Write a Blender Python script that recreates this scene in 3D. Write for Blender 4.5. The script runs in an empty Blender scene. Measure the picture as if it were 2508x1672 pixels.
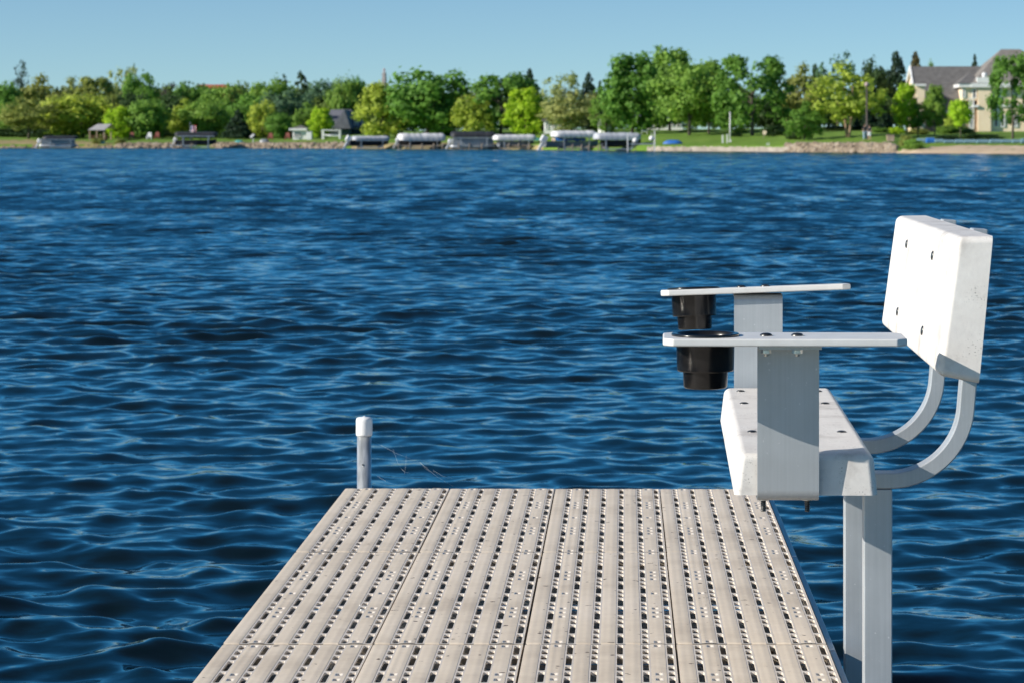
import bpy, bmesh, math, random
import numpy as np
from mathutils import Vector, Matrix

SC = bpy.context.scene
COL = SC.collection
R = math.radians

# ------------------------------------------------------------------ camera, sky, sun, exposure
F = 6600.0            # focal length in photograph pixels (2508 wide)
HC = 1.63             # camera height above the lake
cam_d = bpy.data.cameras.new('camera')
cam = bpy.data.objects.new('camera', cam_d)
COL.objects.link(cam)
cam.location = (0, 0, HC)
cam.rotation_euler = (R(90), 0, 0)
cam_d.sensor_width = 36.0
cam_d.lens = 36.0 * F / 2508.0
cam_d.shift_x = -(1528 - 1254) / 2508.0
cam_d.shift_y = -(836 - 335) / 2508.0
cam_d.clip_start = 0.05
cam_d.clip_end = 8000
cam_d.dof.use_dof = True
cam_d.dof.focus_distance = 5.3
cam_d.dof.aperture_fstop = 17.0
SC.camera = cam

SUN_D = Vector((1.0, 0.35, -0.50)).normalized()      # travel direction of the light
SUN_EL = math.asin(-SUN_D.z)
SUN_AZ = math.atan2(-SUN_D.x, -SUN_D.y)               # compass angle of the sun measured from +Y toward +X
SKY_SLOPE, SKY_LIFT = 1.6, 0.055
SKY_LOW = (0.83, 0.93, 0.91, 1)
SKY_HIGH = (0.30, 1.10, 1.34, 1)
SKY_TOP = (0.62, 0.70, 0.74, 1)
world = bpy.data.worlds.new('World')
SC.world = world
world.use_nodes = True
wn = world.node_tree
wn.nodes.clear()
w_out = wn.nodes.new('ShaderNodeOutputWorld')
w_bg = wn.nodes.new('ShaderNodeBackground')
w_sky = wn.nodes.new('ShaderNodeTexSky')
w_sky.sky_type = 'NISHITA'
w_sky.sun_disc = False
w_sky.sun_elevation = SUN_EL
w_sky.sun_rotation = SUN_AZ
w_sky.air_density = 1.0
w_sky.dust_density = 0.3
w_sky.ozone_density = 3.5
w_tc = wn.nodes.new('ShaderNodeTexCoord')
w_sep = wn.nodes.new('ShaderNodeSeparateXYZ')
wn.links.new(w_tc.outputs['Generated'], w_sep.inputs[0])
def w_math(op, a, b=None, c=None, clamp=False):
    n = wn.nodes.new('ShaderNodeMath'); n.operation = op; n.use_clamp = clamp
    for i, v in enumerate((a, b, c)):
        if v is None: continue
        if isinstance(v, (int, float)): n.inputs[i].default_value = v
        else: wn.links.new(v, n.inputs[i])
    return n.outputs[0]
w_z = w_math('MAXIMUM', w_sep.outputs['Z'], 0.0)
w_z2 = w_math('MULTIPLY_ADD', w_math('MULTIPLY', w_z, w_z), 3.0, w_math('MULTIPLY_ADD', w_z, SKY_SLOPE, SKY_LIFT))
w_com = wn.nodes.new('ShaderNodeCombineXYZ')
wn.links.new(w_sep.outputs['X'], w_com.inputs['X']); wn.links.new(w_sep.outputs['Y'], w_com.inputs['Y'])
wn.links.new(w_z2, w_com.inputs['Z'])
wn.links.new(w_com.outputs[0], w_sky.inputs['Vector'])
# added tint: pale horizon, blue boosted above for water reflections, zenith dimmed for ambient
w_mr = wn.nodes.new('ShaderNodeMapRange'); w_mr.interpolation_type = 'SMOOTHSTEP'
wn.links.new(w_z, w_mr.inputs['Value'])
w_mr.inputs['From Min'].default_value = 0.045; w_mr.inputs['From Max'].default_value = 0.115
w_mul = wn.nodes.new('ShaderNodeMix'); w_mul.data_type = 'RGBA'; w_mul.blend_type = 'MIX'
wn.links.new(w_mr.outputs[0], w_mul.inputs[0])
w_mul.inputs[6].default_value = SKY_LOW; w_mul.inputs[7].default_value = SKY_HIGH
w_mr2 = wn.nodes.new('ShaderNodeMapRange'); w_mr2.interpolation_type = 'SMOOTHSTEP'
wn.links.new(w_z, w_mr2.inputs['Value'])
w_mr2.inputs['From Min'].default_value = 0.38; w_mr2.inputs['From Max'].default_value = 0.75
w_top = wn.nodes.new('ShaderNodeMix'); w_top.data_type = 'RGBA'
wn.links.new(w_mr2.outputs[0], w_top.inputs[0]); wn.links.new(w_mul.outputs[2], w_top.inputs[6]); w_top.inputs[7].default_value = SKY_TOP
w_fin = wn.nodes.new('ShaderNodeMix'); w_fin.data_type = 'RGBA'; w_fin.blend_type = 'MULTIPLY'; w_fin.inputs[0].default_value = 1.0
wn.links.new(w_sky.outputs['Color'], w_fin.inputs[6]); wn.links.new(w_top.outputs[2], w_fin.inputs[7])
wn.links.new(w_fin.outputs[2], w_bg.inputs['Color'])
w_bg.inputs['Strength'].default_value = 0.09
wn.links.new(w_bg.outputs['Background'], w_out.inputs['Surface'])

sun_d = bpy.data.lights.new('sun', 'SUN')
sun_d.energy = 4.2
sun_d.angle = R(0.5)
sun_d.color = (1.0, 0.93, 0.83)
sun = bpy.data.objects.new('sun', sun_d)
COL.objects.link(sun)
sun.location = (-40, -30, 40)
sun.rotation_euler = (-SUN_D).to_track_quat('Z', 'Y').to_euler()

SC.view_settings.view_transform = 'Standard'
SC.view_settings.look = 'None'
SC.view_settings.gamma = 1.0
SC.view_settings.exposure = 0.70
SC.render.engine = 'CYCLES'
SC.cycles.max_bounces = 6
SC.cycles.use_denoising = True

# ------------------------------------------------------------------ helpers
def PX(xs, Y):
    return (xs - 1528.0) * Y / F
def PZ(ys, Y):
    return HC - (ys - 335.0) * Y / F
K = 2508.0 / 2352.0

def mat(name, color=(.5, .5, .5), rough=.5, metal=0.0, spec=.5, build=None):
    m = bpy.data.materials.new(name)
    m.use_nodes = True
    nt = m.node_tree
    p = nt.nodes['Principled BSDF']
    p.inputs['Base Color'].default_value = (*color, 1)
    p.inputs['Roughness'].default_value = rough
    p.inputs['Metallic'].default_value = metal
    p.inputs['Specular IOR Level'].default_value = spec
    if build:
        build(nt, p)
    return m

def nd(nt, t, **kw):
    n = nt.nodes.new(t)
    for k, v in kw.items():
        if k in n.inputs.keys() if hasattr(n.inputs, 'keys') else False:
            n.inputs[k].default_value = v
        else:
            setattr(n, k, v)
    return n

def coords(nt, scale=(1, 1, 1), kind='Object'):
    tc = nt.nodes.new('ShaderNodeTexCoord')
    mp = nt.nodes.new('ShaderNodeMapping')
    mp.inputs['Scale'].default_value = scale
    nt.links.new(tc.outputs[kind], mp.inputs['Vector'])
    return mp.outputs['Vector']

def noise(nt, vec, scale, detail=3, rough=.55):
    n = nt.nodes.new('ShaderNodeTexNoise')
    n.inputs['Scale'].default_value = scale
    n.inputs['Detail'].default_value = detail
    n.inputs['Roughness'].default_value = rough
    nt.links.new(vec, n.inputs['Vector'])
    return n

def ramp(nt, fac, stops):
    r = nt.nodes.new('ShaderNodeValToRGB')
    e = r.color_ramp.elements
    while len(e) > len(stops):
        e.remove(e[-1])
    while len(e) < len(stops):
        e.new(1.0)
    for el, (pos, c) in zip(e, stops):
        el.position = pos
        el.color = (*c, 1) if len(c) == 3 else c
    nt.links.new(fac, r.inputs['Fac'])
    return r.outputs['Color']

def mixc(nt, fac, a, b, mode='MIX'):
    m = nt.nodes.new('ShaderNodeMix')
    m.data_type = 'RGBA'
    m.blend_type = mode
    if isinstance(fac, (int, float)):
        m.inputs[0].default_value = fac
    else:
        nt.links.new(fac, m.inputs[0])
    for idx, v in ((6, a), (7, b)):
        if isinstance(v, tuple):
            m.inputs[idx].default_value = (*v, 1) if len(v) == 3 else v
        else:
            nt.links.new(v, m.inputs[idx])
    return m.outputs[2]

def bump(nt, p, h, strength=.3, dist=.01):
    b = nt.nodes.new('ShaderNodeBump')
    b.inputs['Strength'].default_value = strength
    b.inputs['Distance'].default_value = dist
    nt.links.new(h, b.inputs['Height'])
    nt.links.new(b.outputs['Normal'], p.inputs['Normal'])

def varied(name, c0, c1, scale=4.0, rough=.6, metal=0.0, stretch=(1, 1, 1), bmp=0.0, bdist=.01, spec=.5, lo=.35, hi=.65):
    def build(nt, p):
        v = coords(nt, stretch)
        n = noise(nt, v, scale, 5)
        c = ramp(nt, n.outputs['Fac'], [(lo, c0), (hi, c1)])
        nt.links.new(c, p.inputs['Base Color'])
        if bmp:
            bump(nt, p, n.outputs['Fac'], bmp, bdist)
    return mat(name, c0, rough, metal, spec, build)

class MB:
    """collects geometry for ONE mesh object"""
    def __init__(self):
        self.v = []; self.f = []; self.m = []; self.s = []
    def add(self, vs, fs, mi=0, smooth=False):
        o = len(self.v)
        self.v += [tuple(x) for x in vs]
        for f in fs:
            self.f.append(tuple(i + o for i in f)); self.m.append(mi); self.s.append(smooth)
        return self
    def box(self, x0, x1, y0, y1, z0, z1, mi=0, M=None):
        vs = [Vector((x, y, z)) for z in (z0, z1) for y in (y0, y1) for x in (x0, x1)]
        if M is not None:
            vs = [M @ v for v in vs]
        return self.add(vs, [(0, 2, 3, 1), (4, 5, 7, 6), (0, 1, 5, 4), (2, 6, 7, 3), (0, 4, 6, 2), (1, 3, 7, 5)], mi)
    def lathe(self, prof, n=24, c=(0, 0, 0), mi=0, smooth=True, M=None, cap=True):
        vs = []; fs = []
        for (r, z) in prof:
            for k in range(n):
                a = 2 * math.pi * k / n
                v = Vector((c[0] + r * math.cos(a), c[1] + r * math.sin(a), c[2] + z))
                vs.append(M @ v if M is not None else v)
        for i in range(len(prof) - 1):
            for k in range(n):
                a = i * n + k; b = i * n + (k + 1) % n
                fs.append((a, b, b + n, a + n))
        self.add(vs, fs, mi, smooth)
        if cap:
            o = len(self.v) - len(vs)
            self.f.append(tuple(o + k for k in reversed(range(n)))); self.m.append(mi); self.s.append(False)
            t = o + (len(prof) - 1) * n
            self.f.append(tuple(t + k for k in range(n))); self.m.append(mi); self.s.append(False)
        return self
    def tube(self, pts, r, n=8, mi=0, smooth=True):
        pts = [Vector(p) for p in pts]
        rs = r if isinstance(r, (list, tuple)) else [r] * len(pts)
        vs = []; fs = []
        for i, p in enumerate(pts):
            d = (pts[min(i + 1, len(pts) - 1)] - pts[max(i - 1, 0)]).normalized()
            u = d.cross(Vector((0, 1, 0.013)))
            if u.length < .05:
                u = d.cross(Vector((1, 0, 0)))
            u.normalize(); w = d.cross(u).normalized()
            for k in range(n):
                a = 2 * math.pi * k / n
                vs.append(p + (u * math.cos(a) + w * math.sin(a)) * rs[i])
        for i in range(len(pts) - 1):
            for k in range(n):
                a = i * n + k; b = i * n + (k + 1) % n
                fs.append((a, b, b + n, a + n))
        fs.append(tuple(reversed(range(n))))
        fs.append(tuple((len(pts) - 1) * n + k for k in range(n)))
        return self.add(vs, fs, mi, smooth)
    def prism(self, poly, axis, a0, a1, mi=0, M=None):
        """poly in the plane of the two other axes, extruded along axis from a0 to a1"""
        n = len(poly); vs = []
        for a in (a0, a1):
            for (p, q) in poly:
                v = {'x': (a, p, q), 'y': (p, a, q), 'z': (p, q, a)}[axis]
                v = Vector(v)
                vs.append(M @ v if M is not None else v)
        fs = [tuple(range(n)), tuple(reversed(range(n, 2 * n)))]
        fs += [(i, i + n, (i + 1) % n + n, (i + 1) % n) for i in range(n)]
        return self.add(vs, fs, mi)
    def mesh(self, name, mats, bevel=0.0, seg=2, fix=True):
        me = bpy.data.meshes.new(name)
        me.from_pydata(self.v, [], self.f)
        for m in (mats if isinstance(mats, (list, tuple)) else [mats]):
            me.materials.append(m)
        me.polygons.foreach_set('material_index', self.m)
        me.polygons.foreach_set('use_smooth', self.s)
        if fix or bevel:
            bm = bmesh.new(); bm.from_mesh(me)
            if fix:
                bmesh.ops.recalc_face_normals(bm, faces=bm.faces)
            if bevel:
                es = [e for e in bm.edges if len(e.link_faces) == 2 and e.calc_face_angle(0) > R(28)]
                bmesh.ops.bevel(bm, geom=es, offset=bevel, segments=seg, profile=.5, affect='EDGES', clamp_overlap=True)
            bm.to_mesh(me); bm.free()

        return me
    def build(self, name, mats, parent=None, loc=(0, 0, 0), bevel=0.0, seg=2, fix=True):
        return link(name, self.mesh(name, mats, bevel, seg, fix), parent, loc)

def link(name, me, parent=None, loc=(0, 0, 0)):
    o = bpy.data.objects.new(name, me)
    COL.objects.link(o)
    o.location = loc
    if parent is not None:
        o.parent = parent
    return o

def tag(o, label, cat, group=None, kind=None):
    if label: o['label'] = label
    if cat: o['category'] = cat
    if group: o['group'] = group
    if kind: o['kind'] = kind
    return o

def thing(name, loc, label, cat, group=None, rz=0.0):
    o = bpy.data.objects.new(name, None)
    COL.objects.link(o)
    o.empty_display_size = .2
    o.location = loc
    o.rotation_euler = (0, 0, rz)
    return tag(o, label, cat, group)

def structure(name, me):
    o = link(name, me); o['kind'] = 'structure'
    return o

def dup(root, loc=None, rz=None):
    c = root.copy(); COL.objects.link(c)
    if loc is not None: c.location = loc
    if rz is not None: c.rotation_euler = (0, 0, rz)
    for ch in list(root.children):
        d = ch.copy(); COL.objects.link(d); d.parent = c
        for g in list(ch.children):
            e = g.copy(); COL.objects.link(e); e.parent = d
    return c

# ------------------------------------------------------------------ materials
def b_plank(spec_end):
    def build(nt, p):
        v = coords(nt, (14, 2.2, 14))
        grain = noise(nt, v, 5, 4, .6)
        v2 = coords(nt, (1, 1, 1))
        dirt = noise(nt, v2, 9, 5, .65)
        base = ramp(nt, dirt.outputs['Fac'], [(.30, (.47, .435, .40)), (.46, (.68, .65, .615)), (.66, (.73, .705, .67))])
        col = mixc(nt, .12, base, ramp(nt, grain.outputs['Fac'], [(.35, (.45, .43, .42)), (.6, (.85, .84, .83))]), 'MULTIPLY')
        # mildew specks with a patchy mask
        sp = noise(nt, v2, 330, 1, .5)
        patch = noise(nt, v2, 14, 2, .5)
        msk = ramp(nt, sp.outputs['Fac'], [(.655, (0, 0, 0)), (.70, (1, 1, 1))])
        msk2 = ramp(nt, patch.outputs['Fac'], [(.49, (0, 0, 0)), (.62, (1, 1, 1))])
        mm = mixc(nt, 1.0, msk, msk2, 'MULTIPLY')
        m3 = mixc(nt, 1.0, mm, (spec_end, spec_end, spec_end), 'MULTIPLY')
        col = mixc(nt, m3, col, (.10, .10, .09))
        nt.links.new(col, p.inputs['Base Color'])
        bump(nt, p, grain.outputs['Fac'], .22, .002)
    return build
M_PLANK = mat('white_textured_plastic', (.8, .79, .77), .55, build=b_plank(.8))
M_ARM = varied('off_white_polymer', (.60, .595, .58), (.655, .65, .635), 30, .42, bmp=.02)
def b_alu(nt, p):
    v = coords(nt, (90, 90, 1.2))
    n = noise(nt, v, 2.2, 4, .6)
    v2 = coords(nt)
    n2 = noise(nt, v2, 6, 5, .6)
    c = ramp(nt, n.outputs['Fac'], [(.3, (.46, .485, .505)), (.7, (.51, .535, .555))])
    c = mixc(nt, .5, c, ramp(nt, n2.outputs['Fac'], [(.3, (.58, .57, .56)), (.7, (.9, .92, .94))]), 'MULTIPLY')
    sc = noise(nt, coords(nt, (1, 1, 1)), 120, 2, .5)
    c = mixc(nt, ramp(nt, sc.outputs['Fac'], [(.70, (0, 0, 0)), (.76, (1, 1, 1))]), c, (.60, .61, .62))
    nt.links.new(c, p.inputs['Base Color'])
    r = ramp(nt, n2.outputs['Fac'], [(.3, (.36,) * 3), (.7, (.52,) * 3)])
    nt.links.new(r, p.inputs['Roughness'])
    bump(nt, p, n.outputs['Fac'], .06, .001)
M_ALU = mat('mill_aluminium', (.4, .42, .44), .45, .35, build=b_alu)
M_GALV = varied('galvanised_steel', (.34, .36, .37), (.62, .64, .65), 30, .28, .5, (3, 3, .5))
M_CAP = varied('white_vinyl_cap', (.80, .785, .77), (.84, .83, .82), 20, .45)
M_BLACK = varied('black_plastic', (.005, .005, .006), (.012, .0115, .011), 40, .22, bmp=.04, bdist=.002)
M_BOLT = varied('stainless_bolt', (.07, .07, .07), (.14, .14, .135), 50, .35, .9)
M_NUT = varied('zinc_nut', (.50, .50, .47), (.68, .67, .63), 60, .35, .85)
def b_deck(nt, p):
    oi = nt.nodes.new('ShaderNodeObjectInfo')
    sh = nt.nodes.new('ShaderNodeVectorMath'); sh.operation = 'SCALE'; sh.inputs[0].default_value = (31.0, 57.0, 13.0)
    nt.links.new(oi.outputs['Random'], sh.inputs['Scale'])
    ad = nt.nodes.new('ShaderNodeVectorMath'); ad.operation = 'ADD'
    nt.links.new(coords(nt), ad.inputs[0]); nt.links.new(sh.outputs[0], ad.inputs[1])
    v2 = ad.outputs[0]
    dirt = noise(nt, v2, 3.3, 6, .62)
    fine = noise(nt, v2, 40, 4, .6)
    base = ramp(nt, dirt.outputs['Fac'], [(.28, (.56, .47, .365)), (.5, (.70, .60, .475)), (.72, (.75, .65, .53))])
    base = mixc(nt, .22, base, ramp(nt, fine.outputs['Fac'], [(.3, (.7, .68, .66)), (.65, (1, 1, 1))]), 'MULTIPLY')
    tone = ramp(nt, oi.outputs['Random'], [(0, (.975, .97, .965)), (1, (1, 1, 1))])
    base = mixc(nt, 1.0, base, tone, 'MULTIPLY')
    # small brown debris
    sp = noise(nt, v2, 42, 2, .5)
    base = mixc(nt, ramp(nt, sp.outputs['Fac'], [(.70, (0, 0, 0)), (.74, (1, 1, 1))]), base, (.10, .065, .04))
    nt.links.new(base, p.inputs['Base Color'])
    w = nt.nodes.new('ShaderNodeTexWave')
    w.wave_type = 'BANDS'; w.bands_direction = 'X'; w.wave_profile = 'SIN'
    w.inputs['Scale'].default_value = 1 / .0026 / 20 * 6.2832 / 6.2832
    w.inputs['Distortion'].default_value = 0
    nt.links.new(coords(nt), w.inputs['Vector'])
    bump(nt, p, w.outputs['Fac'], .2, .0010)
M_DECK = mat('ribbed_beige_polypropylene', (.43, .37, .31), .62, build=b_deck)
M_DECK2 = varied('smooth_grey_beige_polypropylene', (.60, .53, .45), (.67, .60, .52), 14, .5)

# ------------------------------------------------------------------ lake
def make_lake():
    rows = [-4.0, -2.0, 0.0, 1.2, 2.4, 3.4, 4.2, 4.9, 5.5, 6.0]
    y = 6.4
    while y < 120:
        rows.append(y); y += max(.018, y * .0023)
    while y < 260:
        rows.append(y); y += y * .0040
    while y < 640:
        rows.append(y); y += y * .010
    rows = np.array(rows)
    t = np.concatenate([np.linspace(-1.6, -.30, 26)[:-1], np.linspace(-.275, .215, 470), np.linspace(.24, 1.6, 26)[1:]])
    Yg, T = np.meshgrid(rows, t, indexing='ij')
    Xg = T * (Yg + 2.0 + 3.0 * np.exp(-np.maximum(Yg, 0) / 6))
    dy = np.gradient(rows)[:, None] * np.ones_like(Yg)
    dx = np.gradient(Xg, axis=1)
    rng = np.random.default_rng(11)
    Z = np.zeros_like(Xg); DX = np.zeros_like(Xg); DY = np.zeros_like(Xg)
    main = math.radians(-97)          # waves run toward the camera and slightly left
    N = 190
    # wave groups: slow amplitude modulation over the lake
    G = np.zeros_like(Xg)
    for i in range(9):
        lam = rng.uniform(5, 16); a = rng.uniform(0, 6.28); k = 2 * math.pi / lam
        G += np.cos(k * (math.cos(a) * Xg + math.sin(a) * Yg) + rng.uniform(0, 6.28))
    G = np.clip(1 + .28 * G / 2.1, .35, 1.8)
    near = .55 + .45 * np.clip((Yg - 9) / 14, 0, 1)
    for i in range(N):
        u = (i + rng.uniform(0, 1)) / N
        lam = .11 * (2.2 / .11) ** u
        k = 2 * math.pi / lam
        spread = .62 if lam > .9 else .95
        a = main + rng.normal(0, spread)
        # slope spectrum: strongest around 0.5 - 1.8 m
        s = .0165 * math.exp(-((math.log(lam / .45)) / 1.0) ** 2) + (.0080 if lam < .45 else .0045)
        s *= (.75 / lam) ** .75 if lam > .75 else 1.0
        amp = s / k
        cx, cy = math.cos(a), math.sin(a)
        fade = np.clip((lam / np.maximum(dy, dx) - 2.5) / 2.5, 0, 1)
        ph = k * (cx * Xg + cy * Yg) + rng.uniform(0, 6.28)
        gg = fade * (G * near if lam > .55 else .5 + .5 * G)
        c = np.cos(ph) * amp * gg; sn = np.sin(ph) * amp * gg
        Z += c
        DX -= cx * sn * .6; DY -= cy * sn * .6
    edge = np.clip((Yg - 2) / 4, 0, 1)
    Z *= edge
    Xf = Xg + DX * edge; Yf = Yg + DY * edge
    nr, nc = Xg.shape
    co = np.stack([Xf, Yf, Z], -1).reshape(-1, 3).astype(np.float32)
    idx = np.arange(nr * nc).reshape(nr, nc)
    q = np.stack([idx[:-1, :-1], idx[:-1, 1:], idx[1:, 1:], idx[1:, :-1]], -1).reshape(-1, 4).astype(np.int32)
    me = bpy.data.meshes.new('lake_water')
    me.vertices.add(len(co)); me.vertices.foreach_set('co', co.ravel())
    me.loops.add(q.size); me.loops.foreach_set('vertex_index', q.ravel())
    me.polygons.add(len(q))
    me.polygons.foreach_set('loop_start', np.arange(0, q.size, 4, dtype=np.int32))
    me.polygons.foreach_set('loop_total', np.full(len(q), 4, dtype=np.int32))
    me.update(calc_edges=True)
    me.polygons.foreach_set('use_smooth', np.ones(len(q), dtype=bool))
    at = me.attributes.new('far', 'FLOAT', 'POINT')
    far = np.clip((Yg - 14) / 55, 0, 1)
    at.data.foreach_set('value', far.ravel().astype(np.float32))
    def build(nt, p):
        L = nt.links
        geo = nt.nodes.new('ShaderNodeNewGeometry')
        def slope(sc, scale, detail, amp):
            n = noise(nt, coords(nt, sc), scale, detail, .6)
            s = nt.nodes.new('ShaderNodeVectorMath'); s.operation = 'SUBTRACT'
            L.new(n.outputs['Color'], s.inputs[0]); s.inputs[1].default_value = (.5, .5, .5)
            m = nt.nodes.new('ShaderNodeVectorMath'); m.operation = 'MULTIPLY'
            L.new(s.outputs[0], m.inputs[0]); m.inputs[1].default_value = amp
            return m.outputs[0]
        a1 = slope((3.2, 6.5, 1), 1.7, 5, (.20, .34, 0))       # centimetre ripples
        a2 = slope((.85, 1.5, 1), 1.0, 3, (.34, .80, 0))      # metre waves far out
        a3 = slope((.9, .22, 1), 1.0, 4, (.05, .50, 0))       # wind streaks
        fa = nt.nodes.new('ShaderNodeAttribute'); fa.attribute_name = 'far'
        sc = nt.nodes.new('ShaderNodeVectorMath'); sc.operation = 'SCALE'
        L.new(a2, sc.inputs[0]); L.new(fa.outputs['Fac'], sc.inputs['Scale'])
        s3 = nt.nodes.new('ShaderNodeVectorMath'); s3.operation = 'SCALE'
        L.new(a3, s3.inputs[0]); L.new(fa.outputs['Fac'], s3.inputs['Scale'])
        def add(a, b):
            n = nt.nodes.new('ShaderNodeVectorMath'); n.operation = 'ADD'
            L.new(a, n.inputs[0]); L.new(b, n.inputs[1]); return n.outputs[0]
        # far facets: mostly the wave faces turned to the near shore are visible at grazing angles
        sp = nt.nodes.new('ShaderNodeSeparateXYZ'); L.new(sc.outputs[0], sp.inputs[0])
        ab = nt.nodes.new('ShaderNodeMath'); ab.operation = 'ABSOLUTE'; L.new(sp.outputs['Y'], ab.inputs[0])
        ng = nt.nodes.new('ShaderNodeMath'); ng.operation = 'MULTIPLY'; L.new(ab.outputs[0], ng.inputs[0]); ng.inputs[1].default_value = -1.0
        ml = nt.nodes.new('ShaderNodeMath'); ml.operation = 'MULTIPLY_ADD'; L.new(fa.outputs['Fac'], ml.inputs[0]); ml.inputs[1].default_value = -.05; L.new(ng.outputs[0], ml.inputs[2])
        cb = nt.nodes.new('ShaderNodeCombineXYZ'); L.new(sp.outputs['X'], cb.inputs['X']); L.new(ml.outputs[0], cb.inputs['Y'])
        v = add(add(add(geo.outputs['Normal'], a1), cb.outputs[0]), s3.outputs[0])
        nn = nt.nodes.new('ShaderNodeVectorMath'); nn.operation = 'NORMALIZE'
        L.new(v, nn.inputs[0]); L.new(nn.outputs[0], p.inputs['Normal'])
        p.inputs['IOR'].default_value = 1.333
    me.materials.append(mat('lake_water', (.0010, .0055, .0070), .04, 0, .5, build))
    structure('lake_water', me)
make_lake()

# ------------------------------------------------------------------ far shore terrain
_sx = np.array([-900, 0, 500, 900, 1250, 1420, 1620, 1800, 1950, 2150, 2250, 2508, 3300], float)
_sy = np.array([362.5, 363, 363.5, 364.5, 366, 368.5, 370.5, 371.5, 373, 374.5, 376, 377.5, 379], float)
def shoreY(xs):
    return 10758.0 / (np.interp(xs, _sx, _sy) - 335.0)
def ground(xs, d):
    b = np.interp(xs, [0, 900, 1500, 1900, 1930, 2170, 2215, 2508], [.42, .45, .5, .5, .60, .60, .12, .10])
    r = np.interp(xs, [0, 600, 735, 900, 1300, 1700, 2000, 2300, 2508], [1.8, 1.55, 1.5, 2.1, 2.6, 2.35, 2.5, 2.5, 2.5])
    dd = np.maximum(d, 0)
    z = b * np.clip(dd / 1.6, 0, 1) + r * (1 - np.exp(-dd / 34.0))
    return np.where(np.asarray(d) < 0, np.asarray(d) * .25, z)
def at(xs, d):
    Y = float(shoreY(xs)) + d
    return Vector((PX(xs, Y), Y, float(ground(xs, d))))
def px_m(xs, d):
    return (float(shoreY(xs)) + d) / F       # metres per photograph pixel there

def make_ground():
    cols = np.concatenate([np.linspace(-900, 0, 30)[:-1], np.linspace(0, 2508, 210), np.linspace(2508, 3300, 26)[1:]])
    ds = np.array([-6, -3, -1, -.3, .3, .8, 1.6, 2.4, 4, 6, 8, 10, 13, 16, 20, 24, 28, 33, 38, 45, 52, 60, 72, 86, 105, 130, 180, 260, 400, 700, 1400, 3500])
    vs = []; fs = []
    rng = np.random.default_rng(4)
    for xs in cols:
        for d in ds:
            Y = shoreY(xs) + d
            z = float(ground(xs, d)) + (rng.normal(0, .03) if 1 < d < 100 else 0)
            vs.append((PX(xs, Y), Y, z))
    n = len(ds)
    for i in range(len(cols) - 1):
        for j in range(n - 1):
            a = i * n + j
            fs.append((a, a + n, a + n + 1, a + 1))
    me = bpy.data.meshes.new('lawn')
    me.from_pydata(vs, [], fs)
    me.polygons.foreach_set('use_smooth', [True] * len(fs))
    def build(nt, p):
        v = coords(nt)
        n1 = noise(nt, v, .12, 5, .6); n2 = noise(nt, v, 2.2, 5, .7)
        c = ramp(nt, n1.outputs['Fac'], [(.35, (.13, .24, .03)), (.6, (.18, .29, .045)), (.75, (.24, .30, .07))])
        c = mixc(nt, .6, c, ramp(nt, n2.outputs['Fac'], [(.3, (.5, .55, .4)), (.7, (1, 1, 1))]), 'MULTIPLY')
        nt.links.new(c, p.inputs['Base Color'])
        bump(nt, p, n2.outputs['Fac'], .6, .15)
    me.materials.append(mat('mown_grass', (.1, .17, .03), .9, 0, .2, build))
    structure('lawn', me)
make_ground()

def shore_strip(name, x0, x1, d0, d1, m, lift=.03, nx=60, seed=1, kind='structure', wob=.6):
    """a sheet lying on the ground along part of the shoreline"""
    rng = np.random.default_rng(seed)
    xs = np.linspace(x0, x1, nx); vs = []; fs = []
    dd = np.linspace(0, 1, 7)
    for i, x in enumerate(xs):
        tp = min(1.0, 4 * min(i, nx - 1 - i) / nx + .15)
        e = d1 * tp + rng.normal(0, wob)
        for q in dd:
            d = d0 + (e - d0) * q
            Y = shoreY(x) + d
            vs.append((PX(x, Y), Y, float(ground(x, d)) + lift * (1 if 0 < q < 1 else .2)))
    n = len(dd)
    for i in range(nx - 1):
        for j in range(n - 1):
            a = i * n + j; fs.append((a, a + n, a + n + 1, a + 1))
    me = bpy.data.meshes.new(name); me.from_pydata(vs, [], fs)
    me.polygons.foreach_set('use_smooth', [True] * len(fs))
    me.materials.append(m)
    o = link(name, me); o['kind'] = kind
    return o
M_SAND = varied('beach_sand', (.44, .33, .22), (.56, .44, .31), .6, .9, spec=.2)
M_DRY = varied('dry_bank_grass', (.20, .19, .07), (.40, .31, .17), .35, .95, spec=.1, bmp=.5, bdist=.1)
shore_strip('beach', 2190, 2900, -1.5, 10, M_SAND, .05, 70, 3)
shore_strip('sandy_bank', -500, 330, -.6, 17, M_DRY, .05, 60, 5, wob=1.5)
M_ROUGH = varied('rough_bank_grass', (.10, .12, .035), (.21, .20, .08), .5, .95, spec=.1, bmp=.5, bdist=.1)
shore_strip('rough_bank', 325, 870, 1.2, 11, M_ROUGH, .06, 60, 8, wob=1.2)
shore_strip('grassy_bank', 860, 1330, -.5, 5, M_DRY, .05, 40, 6)

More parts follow.
